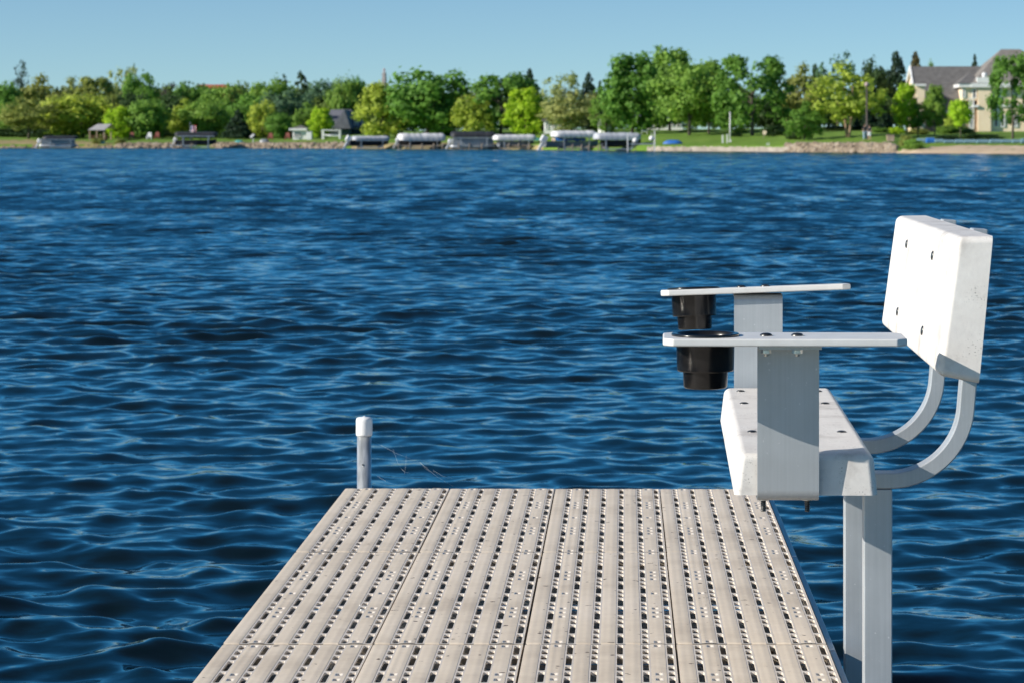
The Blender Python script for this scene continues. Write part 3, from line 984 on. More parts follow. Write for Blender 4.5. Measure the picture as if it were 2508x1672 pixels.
def crown(kind, seed):
    rng = np.random.default_rng(seed)
    lob = []      # centre, radius, weight
    if kind == 'round':
        n = 110; nl = 6400; ls = .018
        for i in range(n):
            v = rng.normal(size=3); v /= np.linalg.norm(v); v[2] = v[2] * .9 + .1
            r = rng.uniform(.22, .42)
            lob.append((np.array([v[0] * r, v[1] * r, .50 + v[2] * r * 1.05]), rng.uniform(.035, .10)))
    elif kind == 'tall':
        n = 120; nl = 6400; ls = .018
        for i in range(n):
            z = rng.uniform(.06, .92); w = .44 * math.sin(math.pi * min(1, (z * .92 + .10))) ** .65
            a = rng.uniform(0, 6.28); r = w * rng.uniform(.35, .85)
            lob.append((np.array([r * math.cos(a), r * math.sin(a), z]), rng.uniform(.03, .085)))
    elif kind == 'vase':       # wide upper crown, gaps of sky near the middle
        n = 95; nl = 5200; ls = .018
        for i in range(n):
            a = rng.uniform(0, 6.28); z = rng.uniform(.05, .95)
            w = .20 + .26 * math.sin(math.pi * min(1, z * .85 + .12))
            r = w * rng.uniform(.62, .98)
            lob.append((np.array([r * math.cos(a), r * math.sin(a), z]), rng.uniform(.03, .08)))
    elif kind == 'loose':      # feathery, many tiny lobes
        n = 90; nl = 4300; ls = .018
        for i in range(n):
            v = rng.normal(size=3); v /= np.linalg.norm(v)
            r = .46 * rng.uniform(.2, 1) ** .6
            lob.append((np.array([v[0] * r, v[1] * r, .5 + v[2] * r]), rng.uniform(.035, .085)))
    elif kind == 'sparse':
        n = 60; nl = 1700; ls = .017
        for i in range(n):
            v = rng.normal(size=3); v /= np.linalg.norm(v)
            r = .47 * rng.uniform(.2, 1) ** .5
            lob.append((np.array([v[0] * r, v[1] * r, .5 + v[2] * r]), rng.uniform(.03, .075)))
    elif kind == 'bush':
        n = 40; nl = 2600; ls = .030
        for i in range(n):
            a = rng.uniform(0, 6.28); z = rng.uniform(.08, .85); r = .42 * math.sqrt(max(0, 1 - (z / 1.05) ** 2)) * rng.uniform(.4, 1)
            lob.append((np.array([r * math.cos(a), r * math.sin(a), z]), rng.uniform(.08, .16)))
    elif kind in ('spruce', 'pine', 'snag'):
        nl = {'spruce': 4600, 'pine': 3600, 'snag': 2600}[kind]; ls = .024 if kind != 'snag' else .016
        tiers = {'spruce': 20, 'pine': 14, 'snag': 12}[kind]
        for t in range(tiers):
            z = .02 + .95 * (t + rng.uniform(-.3, .3)) / tiers
            w = .47 * (1 - z) ** (.85 if kind == 'spruce' else .55) + .02
            if kind == 'pine': w *= rng.uniform(.6, 1.1)
            m = max(4, int(11 * (1 - z) + 3))
            for q in range(m):
                a = rng.uniform(0, 6.28)
                for rr in (.35, .7, .95):
                    if kind != 'spruce' and rng.uniform() < .35: continue
                    lob.append((np.array([w * rr * math.cos(a), w * rr * math.sin(a), z - .06 * rr + (.05 if kind == 'pine' else 0)]), .022 + .035 * (1 - z)))
    C = np.array([l[0] for l in lob]); Rr = np.array([l[1] for l in lob])
    wgt = Rr ** 2; wgt /= wgt.sum()
    idx = rng.choice(len(lob), nl, p=wgt)
    d = rng.normal(size=(nl, 3)); d /= np.linalg.norm(d, axis=1)[:, None]
    rad = Rr[idx] * (rng.uniform(.5, 1.1, nl) + .9 * rng.uniform(0, 1, nl) ** 3)
    pos = C[idx] + d * rad[:, None]
    out = pos - np.array([0, 0, .45]); out /= np.linalg.norm(out, axis=1)[:, None] + 1e-6
    nrm = d * .9 + out * .6 + rng.normal(size=(nl, 3)) * .5
    nrm /= np.linalg.norm(nrm, axis=1)[:, None]
    up = rng.normal(size=(nl, 3))
    u = np.cross(nrm, up); u /= np.linalg.norm(u, axis=1)[:, None]
    w = np.cross(nrm, u)
    s = ls * rng.uniform(.6, 1.35, nl)[:, None]
    q = np.stack([pos - u * s - w * s * .7, pos + u * s - w * s * .7, pos + u * s * .6 + w * s, pos - u * s * .6 + w * s], 1)
    if kind in ('loose', 'sparse', 'vase', 'round', 'tall'):
        q[..., 2] = np.clip(q[..., 2], 0.0, None)
    lo = np.percentile(q.reshape(-1, 3), 0.6, axis=0); hi = np.percentile(q.reshape(-1, 3), 99.4, axis=0)
    q[..., 0] = (q[..., 0] - (lo[0] + hi[0]) / 2) / (hi[0] - lo[0])
    q[..., 1] = (q[..., 1] - (lo[1] + hi[1]) / 2) / (hi[1] - lo[1])
    q[..., 2] = (q[..., 2] - lo[2]) / (hi[2] - lo[2])
    me = bpy.data.meshes.new('crown')
    co = q.reshape(-1, 3).astype(np.float32)
    me.vertices.add(len(co)); me.vertices.foreach_set('co', co.ravel())
    me.loops.add(len(co)); me.loops.foreach_set('vertex_index', np.arange(len(co), dtype=np.int32))
    me.polygons.add(nl)
    me.polygons.foreach_set('loop_start', np.arange(0, nl * 4, 4, dtype=np.int32))
    me.polygons.foreach_set('loop_total', np.full(nl, 4, dtype=np.int32))
    me.update(calc_edges=True)
    me.materials.append(M_LEAF)
    return me
def trunk_mesh(seed, n=1, limbs=7, reach=.8, spread=.3):
    """unit tree: height 1, crown width 1"""
    rng = random.Random(seed); mb = MB()
    for k in range(n):
        dx = (k - (n - 1) / 2)
        pts = [(dx * .03, 0, 0), (dx * .09, rng.uniform(-.01, .01), .18), (dx * .14 + rng.uniform(-.02, .02), rng.uniform(-.02, .02), .42), (dx * .2 + rng.uniform(-.03, .03), 0, reach)]
        mb.tube(pts, [.036 / n ** .5, .029 / n ** .5, .019, .004], 8)
        for i in range(limbs):
            t = rng.uniform(.2, .68)
            a = rng.uniform(0, 6.28); L_ = rng.uniform(.6, 1) * spread
            b = Vector((dx * (.05 + .2 * t), 0, t * reach + .05))
            e = b + Vector((L_ * math.cos(a), L_ * math.sin(a), rng.uniform(.10, .28)))
            m_ = (b + e) / 2 + Vector((0, 0, -.02))
            mb.tube([b, m_, e], [.013, .008, .002], 5)
    return mb.mesh('trunk', M_BARK)
CROWNS = {k: [crown(k, 100 + 7 * i + sum(map(ord, k)) % 50) for i in range(n)] for k, n in
          (('round', 4), ('tall', 3), ('vase', 2), ('loose', 3), ('sparse', 2), ('bush', 2), ('spruce', 2), ('pine', 2), ('snag', 1))}
TRUNKS = {'one': [trunk_mesh(i) for i in range(3)], 'two': [trunk_mesh(20, 2, 5)], 'straight': [trunk_mesh(30, 1, 0, .97, .1)], 'open': [trunk_mesh(41, 1, 16, .86, .36)]}
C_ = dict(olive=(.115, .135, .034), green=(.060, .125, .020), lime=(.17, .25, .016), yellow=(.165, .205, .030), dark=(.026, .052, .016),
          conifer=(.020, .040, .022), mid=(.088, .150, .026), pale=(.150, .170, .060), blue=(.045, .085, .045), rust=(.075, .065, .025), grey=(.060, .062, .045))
TREE_GROUP = 'trees along the far shore'
_trng = random.Random(77)
def tree(kind, x, ytop, w, d, col, label, base=.12, trunk=None, name=None, bark=(.16, .13, .10), cat='tree', yb=None):
    """x, ytop, w in the photograph shown 2352 wide"""
    xs, yt, wp = x * K, ytop * K, w * K
    p = at(xs, d); m = px_m(xs, d)
    h = PZ(yt, p.y) - p.z
    wm = wp * m
    nm = name or {'spruce': 'spruce_tree', 'pine': 'pine_tree', 'snag': 'pine_tree', 'bush': 'shrub'}.get(kind, 'tree')
    rt = thing(nm, p, label, cat, TREE_GROUP if cat == 'tree' else None, _trng.uniform(-.5, .5))
    var = CROWNS[kind][_trng.randrange(len(CROWNS[kind]))]
    zb = h * base
    c = link('crown', var, rt, (0, 0, zb))
    over = 1.08
    over = 1.24 if kind in ('round', 'tall', 'vase', 'loose') and d > 15 and x < 2040 else over
    c.scale = (wm * over, wm * over, (h - zb) * 1.02)
    c.rotation_euler = (0, 0, _trng.uniform(0, 6.28))
    cc = C_[col]; j = _trng.uniform(.92, 1.08)
    g_ = 2.5 if col not in ('conifer', 'dark', 'grey', 'rust') else 2.0
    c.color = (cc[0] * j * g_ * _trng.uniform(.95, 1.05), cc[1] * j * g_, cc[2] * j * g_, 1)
    if kind != 'bush':
        tk = trunk or ('straight' if kind in ('spruce', 'pine', 'snag') else 'open' if kind == 'sparse' else 'one')
        tm = TRUNKS[tk][_trng.randrange(len(TRUNKS[tk]))]
        t = link('trunk', tm, rt)
        t.scale = (wm * .9, wm * .9, h)
        t.rotation_euler = (0, 0, 0 if tk == 'two' else _trng.uniform(0, 6.28))
        t.color = (*bark, 1)
    return rt

T = [
 # far row at the left
 ('snag', 48, 147, 60, 115, 'conifer', 'thin dark pine standing above the woods at the far left', .25, None),
 ('round', 6, 197, 66, 70, 'green', 'dark green tree cut off by the left edge of the photo', .08, None),
 ('loose', 100, 180, 116, 88, 'olive', 'olive tree behind, just right of the thin dark pine', .08, None),
 ('loose', 152, 184, 80, 96, 'pale', 'pale thin tree at the skyline left of the gap in the woods', .1, None),
 ('vase', 212, 182, 86, 84, 'olive', 'olive tree with an arched top beside the gap in the woods', .1, None),
 ('sparse', 290, 157, 70, 92, 'pale', 'thin pale tree rising highest of the left woods', .15, None),
 ('round', 324, 175, 66, 74, 'green', 'rounded deep green tree in front of the thin pale tallest tree', .08, None),
 ('sparse', 380, 196, 76, 95, 'grey', 'greyish sparse tree right of the rounded deep green one', .1, None),
 ('round', 438, 198, 78, 82, 'green', 'green tree just left of the red roof', .06, None),
 ('round', 540, 205, 74, 78, 'olive', 'low olive tree just right of the red roof', .06, None),
 ('spruce', 590, 208, 30, 120, 'conifer', 'small dark conifer tip in the dip of the left skyline', .05, None),
 ('round', 632, 190, 92, 86, 'mid', 'bushy tree left of the two dark pines', .06, None),
 ('pine', 652, 180, 48, 100, 'dark', 'shorter of the two dark pines behind the white shed', .3, None),
 ('pine', 693, 173, 52, 100, 'dark', 'taller of the two dark pines behind the white shed', .3, None),
 ('round', 742, 192, 84, 90, 'blue', 'blue green tree behind the grey roofed house, left side', .05, None),
 ('round', 790, 184, 62, 84, 'mid', 'tree with a split top behind the grey roofed house', .06, None),
 ('round', 822, 186, 46, 88, 'green', 'narrow tree behind the ridge of the grey roofed house', .06, None),
 ('spruce', 852, 205, 40, 110, 'dark', 'dark conifer tip left of the lattice tower', .05, None),
 ('round', 515, 203, 90, 76, 'mid', 'green tree directly below the red roof', .06, None),
 # front row at the left
 ('loose', 66, 232, 108, 22, 'olive', 'olive tree with a thin bare trunk at the left shore', .26, None),
 ('loose', 128, 222, 86, 40, 'olive', 'olive tree filling in behind the dark canopied boat lift at left', .06, None),
 ('round', 190, 222, 152, 32, 'yellow', 'wide yellow olive tree left of the small pavilion', .05, None),
 ('tall', 20, 240, 66, 40, 'mid', 'leafy tree low at the left edge behind the dry bank', .02, None),
 ('loose', 250, 222, 66, 50, 'olive', 'olive tree just above the pavilion roof', .05, None),
 ('tall', 271, 249, 58, 24, 'lime', 'bright lime young tree right of the pavilion', .04, None),
 ('round', 305, 218, 66, 52, 'dark', 'shadowy dark green tree between the lime young tree and its neighbour', .05, None),
 ('round', 341, 232, 84, 26, 'mid', 'mid green tree left of the flag', .04, None),
 ('round', 395, 222, 80, 46, 'dark', 'dark green tree behind, left of the flag', .05, None),
 ('loose', 418, 232, 76, 34, 'yellow', 'light green tree directly behind the flag', .04, None),
 ('round', 470, 236, 88, 32, 'mid', 'mid green tree right of the flag above the dark canopy', .04, None),
 ('round', 575, 222, 80, 50, 'green', 'green tree behind the dark bluish spruce', .04, None),
 ('spruce', 546, 258, 62, 26, 'conifer', 'dark bluish young spruce near the lawn right of the flag', .02, None),
 ('loose', 602, 236, 60, 34, 'yellow', 'yellowish green tree right of the dark bluish spruce', .05, None),
 ('round', 655, 214, 92, 48, 'blue', 'blue green tree above the white shed', .05, None),
 ('round', 640, 262, 52, 30, 'green', 'low dark green tree left of the white shed', .03, None),
 ('loose', 700, 240, 66, 44, 'mid', 'green tree filling in just right behind the white shed', .03, None),
 ('tall', 736, 250, 48, 24, 'lime', 'small lime tree beside the grey roofed house', .05, None),
 ('tall', 878, 197, 92, 20, 'yellow', 'tall yellow green tree right of the grey roofed house', .03, None),
 ('round', 982, 168, 148, 24, 'green', 'big round green tree above the long white canopy', .06, None),
 ('round', 1040, 215, 60, 50, 'dark', 'dark green tree right behind the big round one', .04, None),
 ('loose', 1080, 215, 80, 60, 'pale', 'pale tree filling the dip right of the big round tree', .04, None),
 ('vase', 1150, 175, 132, 30, 'green', 'broad green tree with bare brown branches above the dark canopy', .05, 'open'),
 ('loose', 1090, 225, 80, 24, 'yellow', 'light green tree at the left foot of the broad bare branched tree', .04, None),
 ('spruce', 1218, 170, 62, 46, 'conifer', 'nearly black spruce behind the lime pointed tree', .02, None),
 ('tall', 1206, 208, 78, 22, 'lime', 'lime tree with a pointed top in front of the nearly black spruce', .06, None),
 ('sparse', 1296, 173, 92, 66, 'pale', 'thin pale tree rising behind the grey green willow', .1, None),
 ('loose', 1312, 208, 112, 34, 'pale', 'grey green willow like tree above the white cottage', .10, None),
 ('spruce', 1354, 176, 66, 52, 'conifer', 'dark spruce standing left of the tall central trees', .02, None),
 ('spruce', 1378, 194, 40, 58, 'conifer', 'slim dark spruce squeezed against the tall central trees', .02, None),
 ('loose', 1392, 222, 56, 36, 'mid', 'low green tree directly behind the white gazebo', .04, None),
 ('tall', 1452, 131, 118, 30, 'green', 'tall dense green tree right of the white gazebo', .05, None),
 ('tall', 1538, 117, 104, 50, 'mid', 'tallest tree of the far shore, feathery top', .06, None),
 ('round', 1583, 152, 138, 26, 'mid', 'large light green maple with a dark trunk on the lawn', .20, None),
 ('tall', 1628, 146, 84, 34, 'mid', 'upright light green tree right of the large maple', .10, None),
 ('vase', 1728, 134, 146, 24, 'green', 'large vase shaped tree with sky showing through its crown', .12, 'open'),
 ('round', 1778, 228, 96, 62, 'dark', 'dark tree low in the gap behind the vase shaped tree', .0, None),
 ('round', 1690, 205, 84, 44, 'green', 'green tree behind the white flagpole', .08, None),
 ('loose', 1850, 155, 96, 56, 'olive', 'olive tree in front of the yellow house', .06, None),
 ('spruce', 1872, 158, 56, 70, 'dark', 'dark green conifer behind the yellow house', .04, None),
 ('sparse', 1924, 126, 92, 70, 'blue', 'sparse feathery treetop rising behind the yellow green birch', .2, None),
 ('loose', 1948, 152, 150, 16, 'yellow', 'wide yellow green birch with two pale trunks by the lamp post', .20, 'two'),
 ('loose', 1848, 238, 92, 10, 'green', 'dense dark green cedar on the boulder shore', .0, None),
 ('loose', 2014, 146, 70, 60, 'dark', 'dark green tree behind the lamp post', .05, None),
 ('spruce', 2058, 131, 86, 72, 'conifer', 'tall dark pine left of the big cream house', .08, None),
 ('spruce', 2104, 134, 66, 88, 'rust', 'brownish pine right against the big cream house', .05, None),
 ('spruce', 2010, 205, 76, 44, 'conifer', 'shadowy spruce between the birch and the lawn', .0, None),
 ('loose', 2136, 150, 50, 96, 'mid', 'treetop peeping over the ridge of the big cream house', .1, None),
 ('spruce', 2239, 137, 40, 110, 'conifer', 'dark conifer tip behind the roof of the big cream house', .1, None),
 ('tall', 2082, 197, 60, 30, 'lime', 'small bright green tree in front of the house gable', .18, None),
 ('tall', 2147, 200, 50, 32, 'mid', 'small upright tree with a grey trunk before the big roof', .20, None),
 ('loose', 2108, 228, 42, 32, 'green', 'slim green tree between the two small trees before the gable', .15, None),
 ('round', 2206, 231, 50, 26, 'lime', 'short round topped tree before the dormer', .33, None),
 ('vase', 2326, 131, 96, 24, 'green', 'leafy tree hiding the right end of the big cream house', .20, None),
]
for (k, x, yt, w, d, c, lab, base, tk) in T:
    tree(k, x, yt, w, d, c, lab, base, tk, bark=(.36, .25, .17) if tk == 'two' else (.13, .11, .09))
def woods(label_free_name, spans, seed, col):
    rng = np.random.default_rng(seed); parts = []
    for (xa, xb, step, top, d, w) in spans:
        x = xa
        while x < xb:
            me = CROWNS['round' if rng.uniform() < .6 else 'loose'][rng.integers(0, 3)]
            co = np.empty(len(me.vertices) * 3, dtype=np.float32); me.vertices.foreach_get('co', co); co = co.reshape(-1, 3)
            keep = rng.uniform(size=len(co) // 4) < .7
            co = co.reshape(-1, 4, 3)[keep].reshape(-1, 3)
            xs = (x + rng.uniform(-.3, .3) * step) * K; dd = d + rng.uniform(-8, 8)
            p = at(xs, dd); m = px_m(xs, dd)
            h = PZ((top + rng.uniform(-7, 9)) * K, p.y) - p.z; ww = w * K * m * rng.uniform(.9, 1.25)
            a = rng.uniform(0, 6.28); c, s = math.cos(a), math.sin(a)
            parts.append(np.stack([(co[:, 0] * c - co[:, 1] * s) * ww + p.x, (co[:, 0] * s + co[:, 1] * c) * ww + p.y, co[:, 2] * h + p.z], -1))
            x += step
    co = np.concatenate(parts).astype(np.float32); n = len(co) // 4
    me = bpy.data.meshes.new(label_free_name)
    me.vertices.add(len(co)); me.vertices.foreach_set('co', co.ravel())
    me.loops.add(len(co)); me.loops.foreach_set('vertex_index', np.arange(len(co), dtype=np.int32))
    me.polygons.add(n)
    me.polygons.foreach_set('loop_start', np.arange(0, n * 4, 4, dtype=np.int32))
    me.polygons.foreach_set('loop_total', np.full(n, 4, dtype=np.int32))
    me.update(calc_edges=True); me.materials.append(M_LEAF)
    o = link(label_free_name, me); o['kind'] = 'stuff'; o.color = (*col, 1)
woods('far_woods', [(-40, 900, 34, 202, 118, 96), (-30, 900, 60, 224, 90, 100)], 5, (.17, .25, .055))
woods('far_woods', [(900, 1420, 50, 214, 112, 90), (1420, 2060, 56, 216, 104, 84)], 6, (.12, .20, .045))
SHR = [
 ('bush', 1776, 290, 54, 22, 'dark', 'dark clipped hedge below the vase shaped tree', 'shrub'),
 ('bush', 1700, 294, 30, 36, 'yellow', 'round light green bush on the lawn by the flagpole', 'shrub'),
 ('bush', 1822, 305, 40, 12, 'dark', 'dark low bush at the foot of the cedar', 'shrub'),
 ('bush', 2020, 293, 46, 30, 'mid', 'green shrub bed behind the two people', 'shrub'),
 ('bush', 2058, 292, 40, 34, 'lime', 'light green shrub beside the two people', 'shrub'),
 ('bush', 2084, 312, 34, 7, 'olive', 'scrubby bush at the end of the boulders', 'shrub'),
 ('bush', 2100, 321, 46, 3, 'mid', 'low grassy shrub above the beach sand', 'shrub'),
 ('bush', 2172, 290, 44, 44, 'mid', 'rounded shrub at the wall below the big roof', 'shrub'),
 ('bush', 2200, 288, 52, 46, 'green', 'wide shrub bed at the foot of the cream house', 'shrub'),
 ('bush', 2180, 268, 24, 46, 'yellow', 'yellowish upright shrub against the cream house', 'shrub'),
 ('bush', 2172, 312, 60, 20, 'dark', 'dark flat shrub on the slope above the beach', 'shrub'),
 ('bush', 2260, 309, 84, 22, 'dark', 'long dark hedge below the chimney', 'shrub'),
 ('bush', 2226, 296, 30, 40, 'olive', 'pale shrub left of the chimney foot', 'shrub'),
 ('bush', 2110, 296, 50, 40, 'olive', 'mixed shrub bed below the gable', 'shrub'),
 ('bush', 1690, 306, 30, 22, 'dark', 'small dark bush under the light green maple', 'shrub'),
 ('bush', 275, 320, 24, 3, 'olive', 'scruffy bush on the bank below the lime tree', 'shrub'),
 ('bush', 226, 318, 30, 3, 'olive', 'scruffy bush on the bank below the pavilion', 'shrub'),
 ('bush', 1020, 300, 60, 30, 'dark', 'dark shrubs behind the long white canopy', 'shrub'),
 ('bush', 1290, 296, 40, 18, 'olive', 'brown green bush beside the white cottage', 'shrub'),
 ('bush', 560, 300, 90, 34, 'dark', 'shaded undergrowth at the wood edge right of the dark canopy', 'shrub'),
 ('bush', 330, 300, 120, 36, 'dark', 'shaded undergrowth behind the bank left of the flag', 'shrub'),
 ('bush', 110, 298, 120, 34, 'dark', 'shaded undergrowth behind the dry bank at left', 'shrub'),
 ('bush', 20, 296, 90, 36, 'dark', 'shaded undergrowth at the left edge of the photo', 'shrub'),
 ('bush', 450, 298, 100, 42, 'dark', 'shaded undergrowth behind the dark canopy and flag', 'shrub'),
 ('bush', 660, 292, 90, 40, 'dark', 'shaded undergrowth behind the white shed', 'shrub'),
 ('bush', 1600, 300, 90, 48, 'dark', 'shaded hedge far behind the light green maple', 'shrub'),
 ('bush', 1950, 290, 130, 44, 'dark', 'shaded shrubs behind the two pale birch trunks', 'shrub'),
]
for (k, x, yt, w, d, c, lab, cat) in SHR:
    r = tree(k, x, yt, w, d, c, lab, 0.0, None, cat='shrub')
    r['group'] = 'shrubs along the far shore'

# ------------------------------------------------------------------ buildings
M_CREAM = varied('cream_stucco', (.84, .66, .46), (.90, .74, .54), .8, .8)
M_WHITE = varied('white_paint', (.74, .74, .73), (.80, .80, .79), 1.2, .5)
M_SHING = varied('grey_shingles', (.105, .10, .098), (.15, .145, .14), 1.6, .9, bmp=.3, bdist=.05)
M_SHING2 = varied('brown_grey_shingles', (.17, .155, .14), (.23, .21, .19), 1.6, .9)
M_SLATE = varied('slate_blue_shingles', (.11, .115, .14), (.15, .155, .18), 1.4, .85)
M_GLASS = mat('window_glass', (.02, .03, .045), .08, 0, .5)
M_GREENW = varied('dark_green_siding', (.035, .055, .055), (.05, .075, .07), 1.0, .7)
M_YELLOW = varied('pale_yellow_siding', (.62, .55, .22), (.70, .62, .28), 1.0, .7)
M_RED = varied('red_roof_metal', (.40, .07, .035), (.50, .11, .05), .4, .6)
M_BRICK = varied('tan_brick', (.36, .26, .19), (.46, .34, .26), 2.0, .85)

def window(parent, x0, x1, y, z0, z1, frame=.14, mull=1):
    f = MB()
    f.box(x0, x1, y - .08, y + .02, z1 - frame, z1).box(x0, x1, y - .08, y + .02, z0, z0 + frame)
    f.box(x0, x0 + frame, y - .08, y + .02, z0 + frame, z1 - frame).box(x1 - frame, x1, y - .08, y + .02, z0 + frame, z1 - frame)
    for k in range(mull):
        xm = x0 + (x1 - x0) * (k + 1) / (mull + 1)
        f.box(xm - .04, xm + .04, y - .06, y + .02, z0 + frame, z1 - frame)
    o = f.build('window', M_WHITE, parent)
    MB().box(x0 + frame, x1 - frame, y - .02, y + .015, z0 + frame, z1 - frame).build('pane', M_GLASS, o)
    return o

def big_house():
    d = 64; Y = float(shoreY(2400)) + d
    p = at(2400, d); g = p.z
    root = thing('house', p, 'big cream house with steep grey roofs and a tall cream chimney', 'house')
    X = lambda xs, yy=Y: PX(xs, yy) - p.x
    Z = lambda ys, yy=Y: PZ(ys, yy) - g
    # wing at left, ridge along X
    xl, xr = X(2247), X(2400)
    ze, zr = Z(264), Z(168.5, Y + 7)
    mb = MB(); yb = 14.0
    mb.prism([(1.5, 0), (yb, 0), (yb, zr - 3.2), (7.2, zr - .15), (1.5, ze + .35)], 'x', xl + .35, xr, 0)
    w = mb.build('wall', M_BRICK, root)
    mb = MB()
    t = .28
    mb.prism([(.2, ze - .35), (7.2, zr), (yb + .6, zr - 3.5), (yb + .6, zr - 3.5 + t), (7.2, zr + t), (.2, ze - .35 + t)], 'x', xl, xr + 2)
    mb.build('roof', M_SHING, root)
    MB().prism([(.1, ze - .5), (7.2, zr - .12), (yb + .7, zr - 3.7), (yb + .7, zr - 3.15), (7.2, zr + t + .12), (.1, ze + .05)], 'x', xl - .22, xl - .02).build('gable_trim', M_WHITE, root)
    MB().prism([(1.6, 0), (yb - .1, 0), (yb - .1, zr - 3.3), (7.2, zr - .3), (1.6, ze + .3)], 'x', xl + .1, xl + .34).build('gable_wall', M_CREAM, root)
    MB().box(X(2242), X(2262), -1.2, 1.48, 0, Z(212)).build('bay_wall', M_CREAM, root)
    MB().box(X(2240), X(2265), -1.5, 1.49, Z(212) + .01, Z(207)).build('bay_cornice', M_WHITE, root)
    MB().box(X(2316) , xr, .0, .6, ze - .75, ze - .36).build('gutter', M_WHITE, root)
    # main block
    x0, x1 = X(2383), X(2640)
    zt = Z(206); zrid = Z(121, Y + 6)
    MB().box(x0 + .5, x1, -.8, 13, 0, zt).build('wall', M_CREAM, root)
    ridge_y = 6.0; hl = X(2452, Y + 6)
    mb = MB()
    vs = [(x0 - .3, -1.5, zt), (x1 + .5, -1.5, zt), (x1 + .5, 13.6, zt), (x0 - .3, 13.6, zt), (hl, ridge_y, zrid), (x1 - 6, ridge_y, zrid)]
    mb.add(vs, [(0, 1, 5, 4), (1, 2, 5), (2, 3, 4, 5), (3, 0, 4), (3, 2, 1, 0)])
    rf = mb.build('roof', M_SHING2, root)
    MB().box(X(2448), X(2456), .5, 1.4, Z(152), Z(140)).build('vent', M_WHITE, rf)
    MB().box(x0 - .4, x1 + .6, -1.62, -1.5, zt - .45, zt + .05).build('gutter', M_WHITE, root)
    # dormer bay between wing and chimney
    xa, xb = X(2345), X(2390)
    zb = Z(247); zc = Z(215)
    MB().box(xa + .5, xb, -1.0, 4.0, zb, zc).build('dormer', M_CREAM, root)
    dm = MB().box(xa, xb + .2, -1.5, 4.2, zc + .005, zc + .42).build('dormer_cornice', M_WHITE, root)
    mb = MB()
    mb.add([(xa - .1, -1.6, zc + .43), (xb + .4, -1.6, zc + .43), (xb + .4, 5.5, zc + .43), (xa - .1, 5.5, zc + .43), (X(2386), 4.5, Z(176))],
           [(0, 1, 4), (1, 2, 4), (2, 3, 4), (3, 0, 4), (3, 2, 1, 0)])
    mb.build('dormer_roof', M_SHING, root)
    window(root, X(2353.5), X(2362), -1.02, zb + .3, zc - .1, mull=0)
    window(root, X(2378), X(2389), -1.02, zb + .2, zc - .1, mull=0)
    MB().box(X(2340), X(2391), -.9, 3, 0, Z(264)).build('ground_floor_wall', M_BRICK, root)
    MB().box(X(2378), X(2393), -1.6, .5, Z(264) + .02, Z(258)).build('porch_cornice', M_WHITE, root)
    window(root, X(2343), X(2357), -.93, .8, 3.3, mull=2)
    window(root, X(2371), X(2383), -.93, .3, 4.0, mull=1)
    # chimney
    ch = MB().box(X(2391.5), X(2423), -1.35, -.82, 0, Z(204)).build('chimney', M_CREAM, root)
    MB().box(X(2389), X(2424), -1.55, -.7, Z(204) + .01, Z(191)).build('chimney_cap', M_WHITE, ch)
    MB().lathe([(.28, 0), (.28, Z(179.5) - Z(191))], 14, (X(2408), -1.1, Z(191) + .01)).build('flue', M_WHITE, ch)
    # right ground floor windows, one arched
    window(root, X(2431), X(2443.5), -.83, .5, Z(268), mull=0)
    window(root, X(2447.5), X(2459), -.83, .5, Z(282), mull=0)
    window(root, X(2478), X(2490), -.83, .5, Z(282), mull=1)
    window(root, X(2478), X(2492), -.83, Z(240), Z(216), mull=1)
    window(root, X(2440), X(2452), -.83, Z(240), Z(216), mull=1)
    MB().box(X(2424.5), X(2520), -.98, -.82, Z(262), Z(256.5)).build('belt_cornice', M_WHITE, root)
    mb = MB().prism([(X(2492), zt - .3), (X(2540), zt - .3), (X(2516), Z(176))], 'y', -2.2, 2).build('front_gable', M_WHITE, root)
big_house()

def slate_house():
    d = 46; Y = float(shoreY(845)) + d; p = at(845, d)
    root = thing('house', p, 'house with steep slate grey roof and dark green walls behind the small lime tree', 'house')
    X = lambda xs: PX(xs, Y) - p.x
    Z = lambda ys: PZ(ys, Y) - p.z
    MB().box(X(800), X(886), 0, 8, 0, Z(316)).build('wall', M_GREENW, root)
    e = Z(313)
    mb = MB()
    mb.add([(X(793), -.6, e), (X(892), -.6, e), (X(892), 8.6, e), (X(793), 8.6, e), (X(803), 4, Z(268)), (X(853), 4, Z(268))],
           [(0, 1, 5, 4), (1, 2, 5), (2, 3, 4, 5), (3, 0, 4), (3, 2, 1, 0)])
    mb.build('roof', M_SLATE, root)
    # front gable wing, lit side toward the left
    MB().box(X(822), X(862), -4.0, -.02, 0, Z(318)).build('wing_wall', M_GREENW, root)
    mb = MB()
    mb.prism([(X(820), Z(316)), (X(866), Z(316)), (X(851), Z(270))], 'y', -4.6, 3.6)
    mb.build('wing_roof', M_SLATE, root)
    window(root, X(828), X(836), -4.02, .9, 2.0)
    window(root, X(868), X(878), -.02, .9, 2.0)
slate_house()

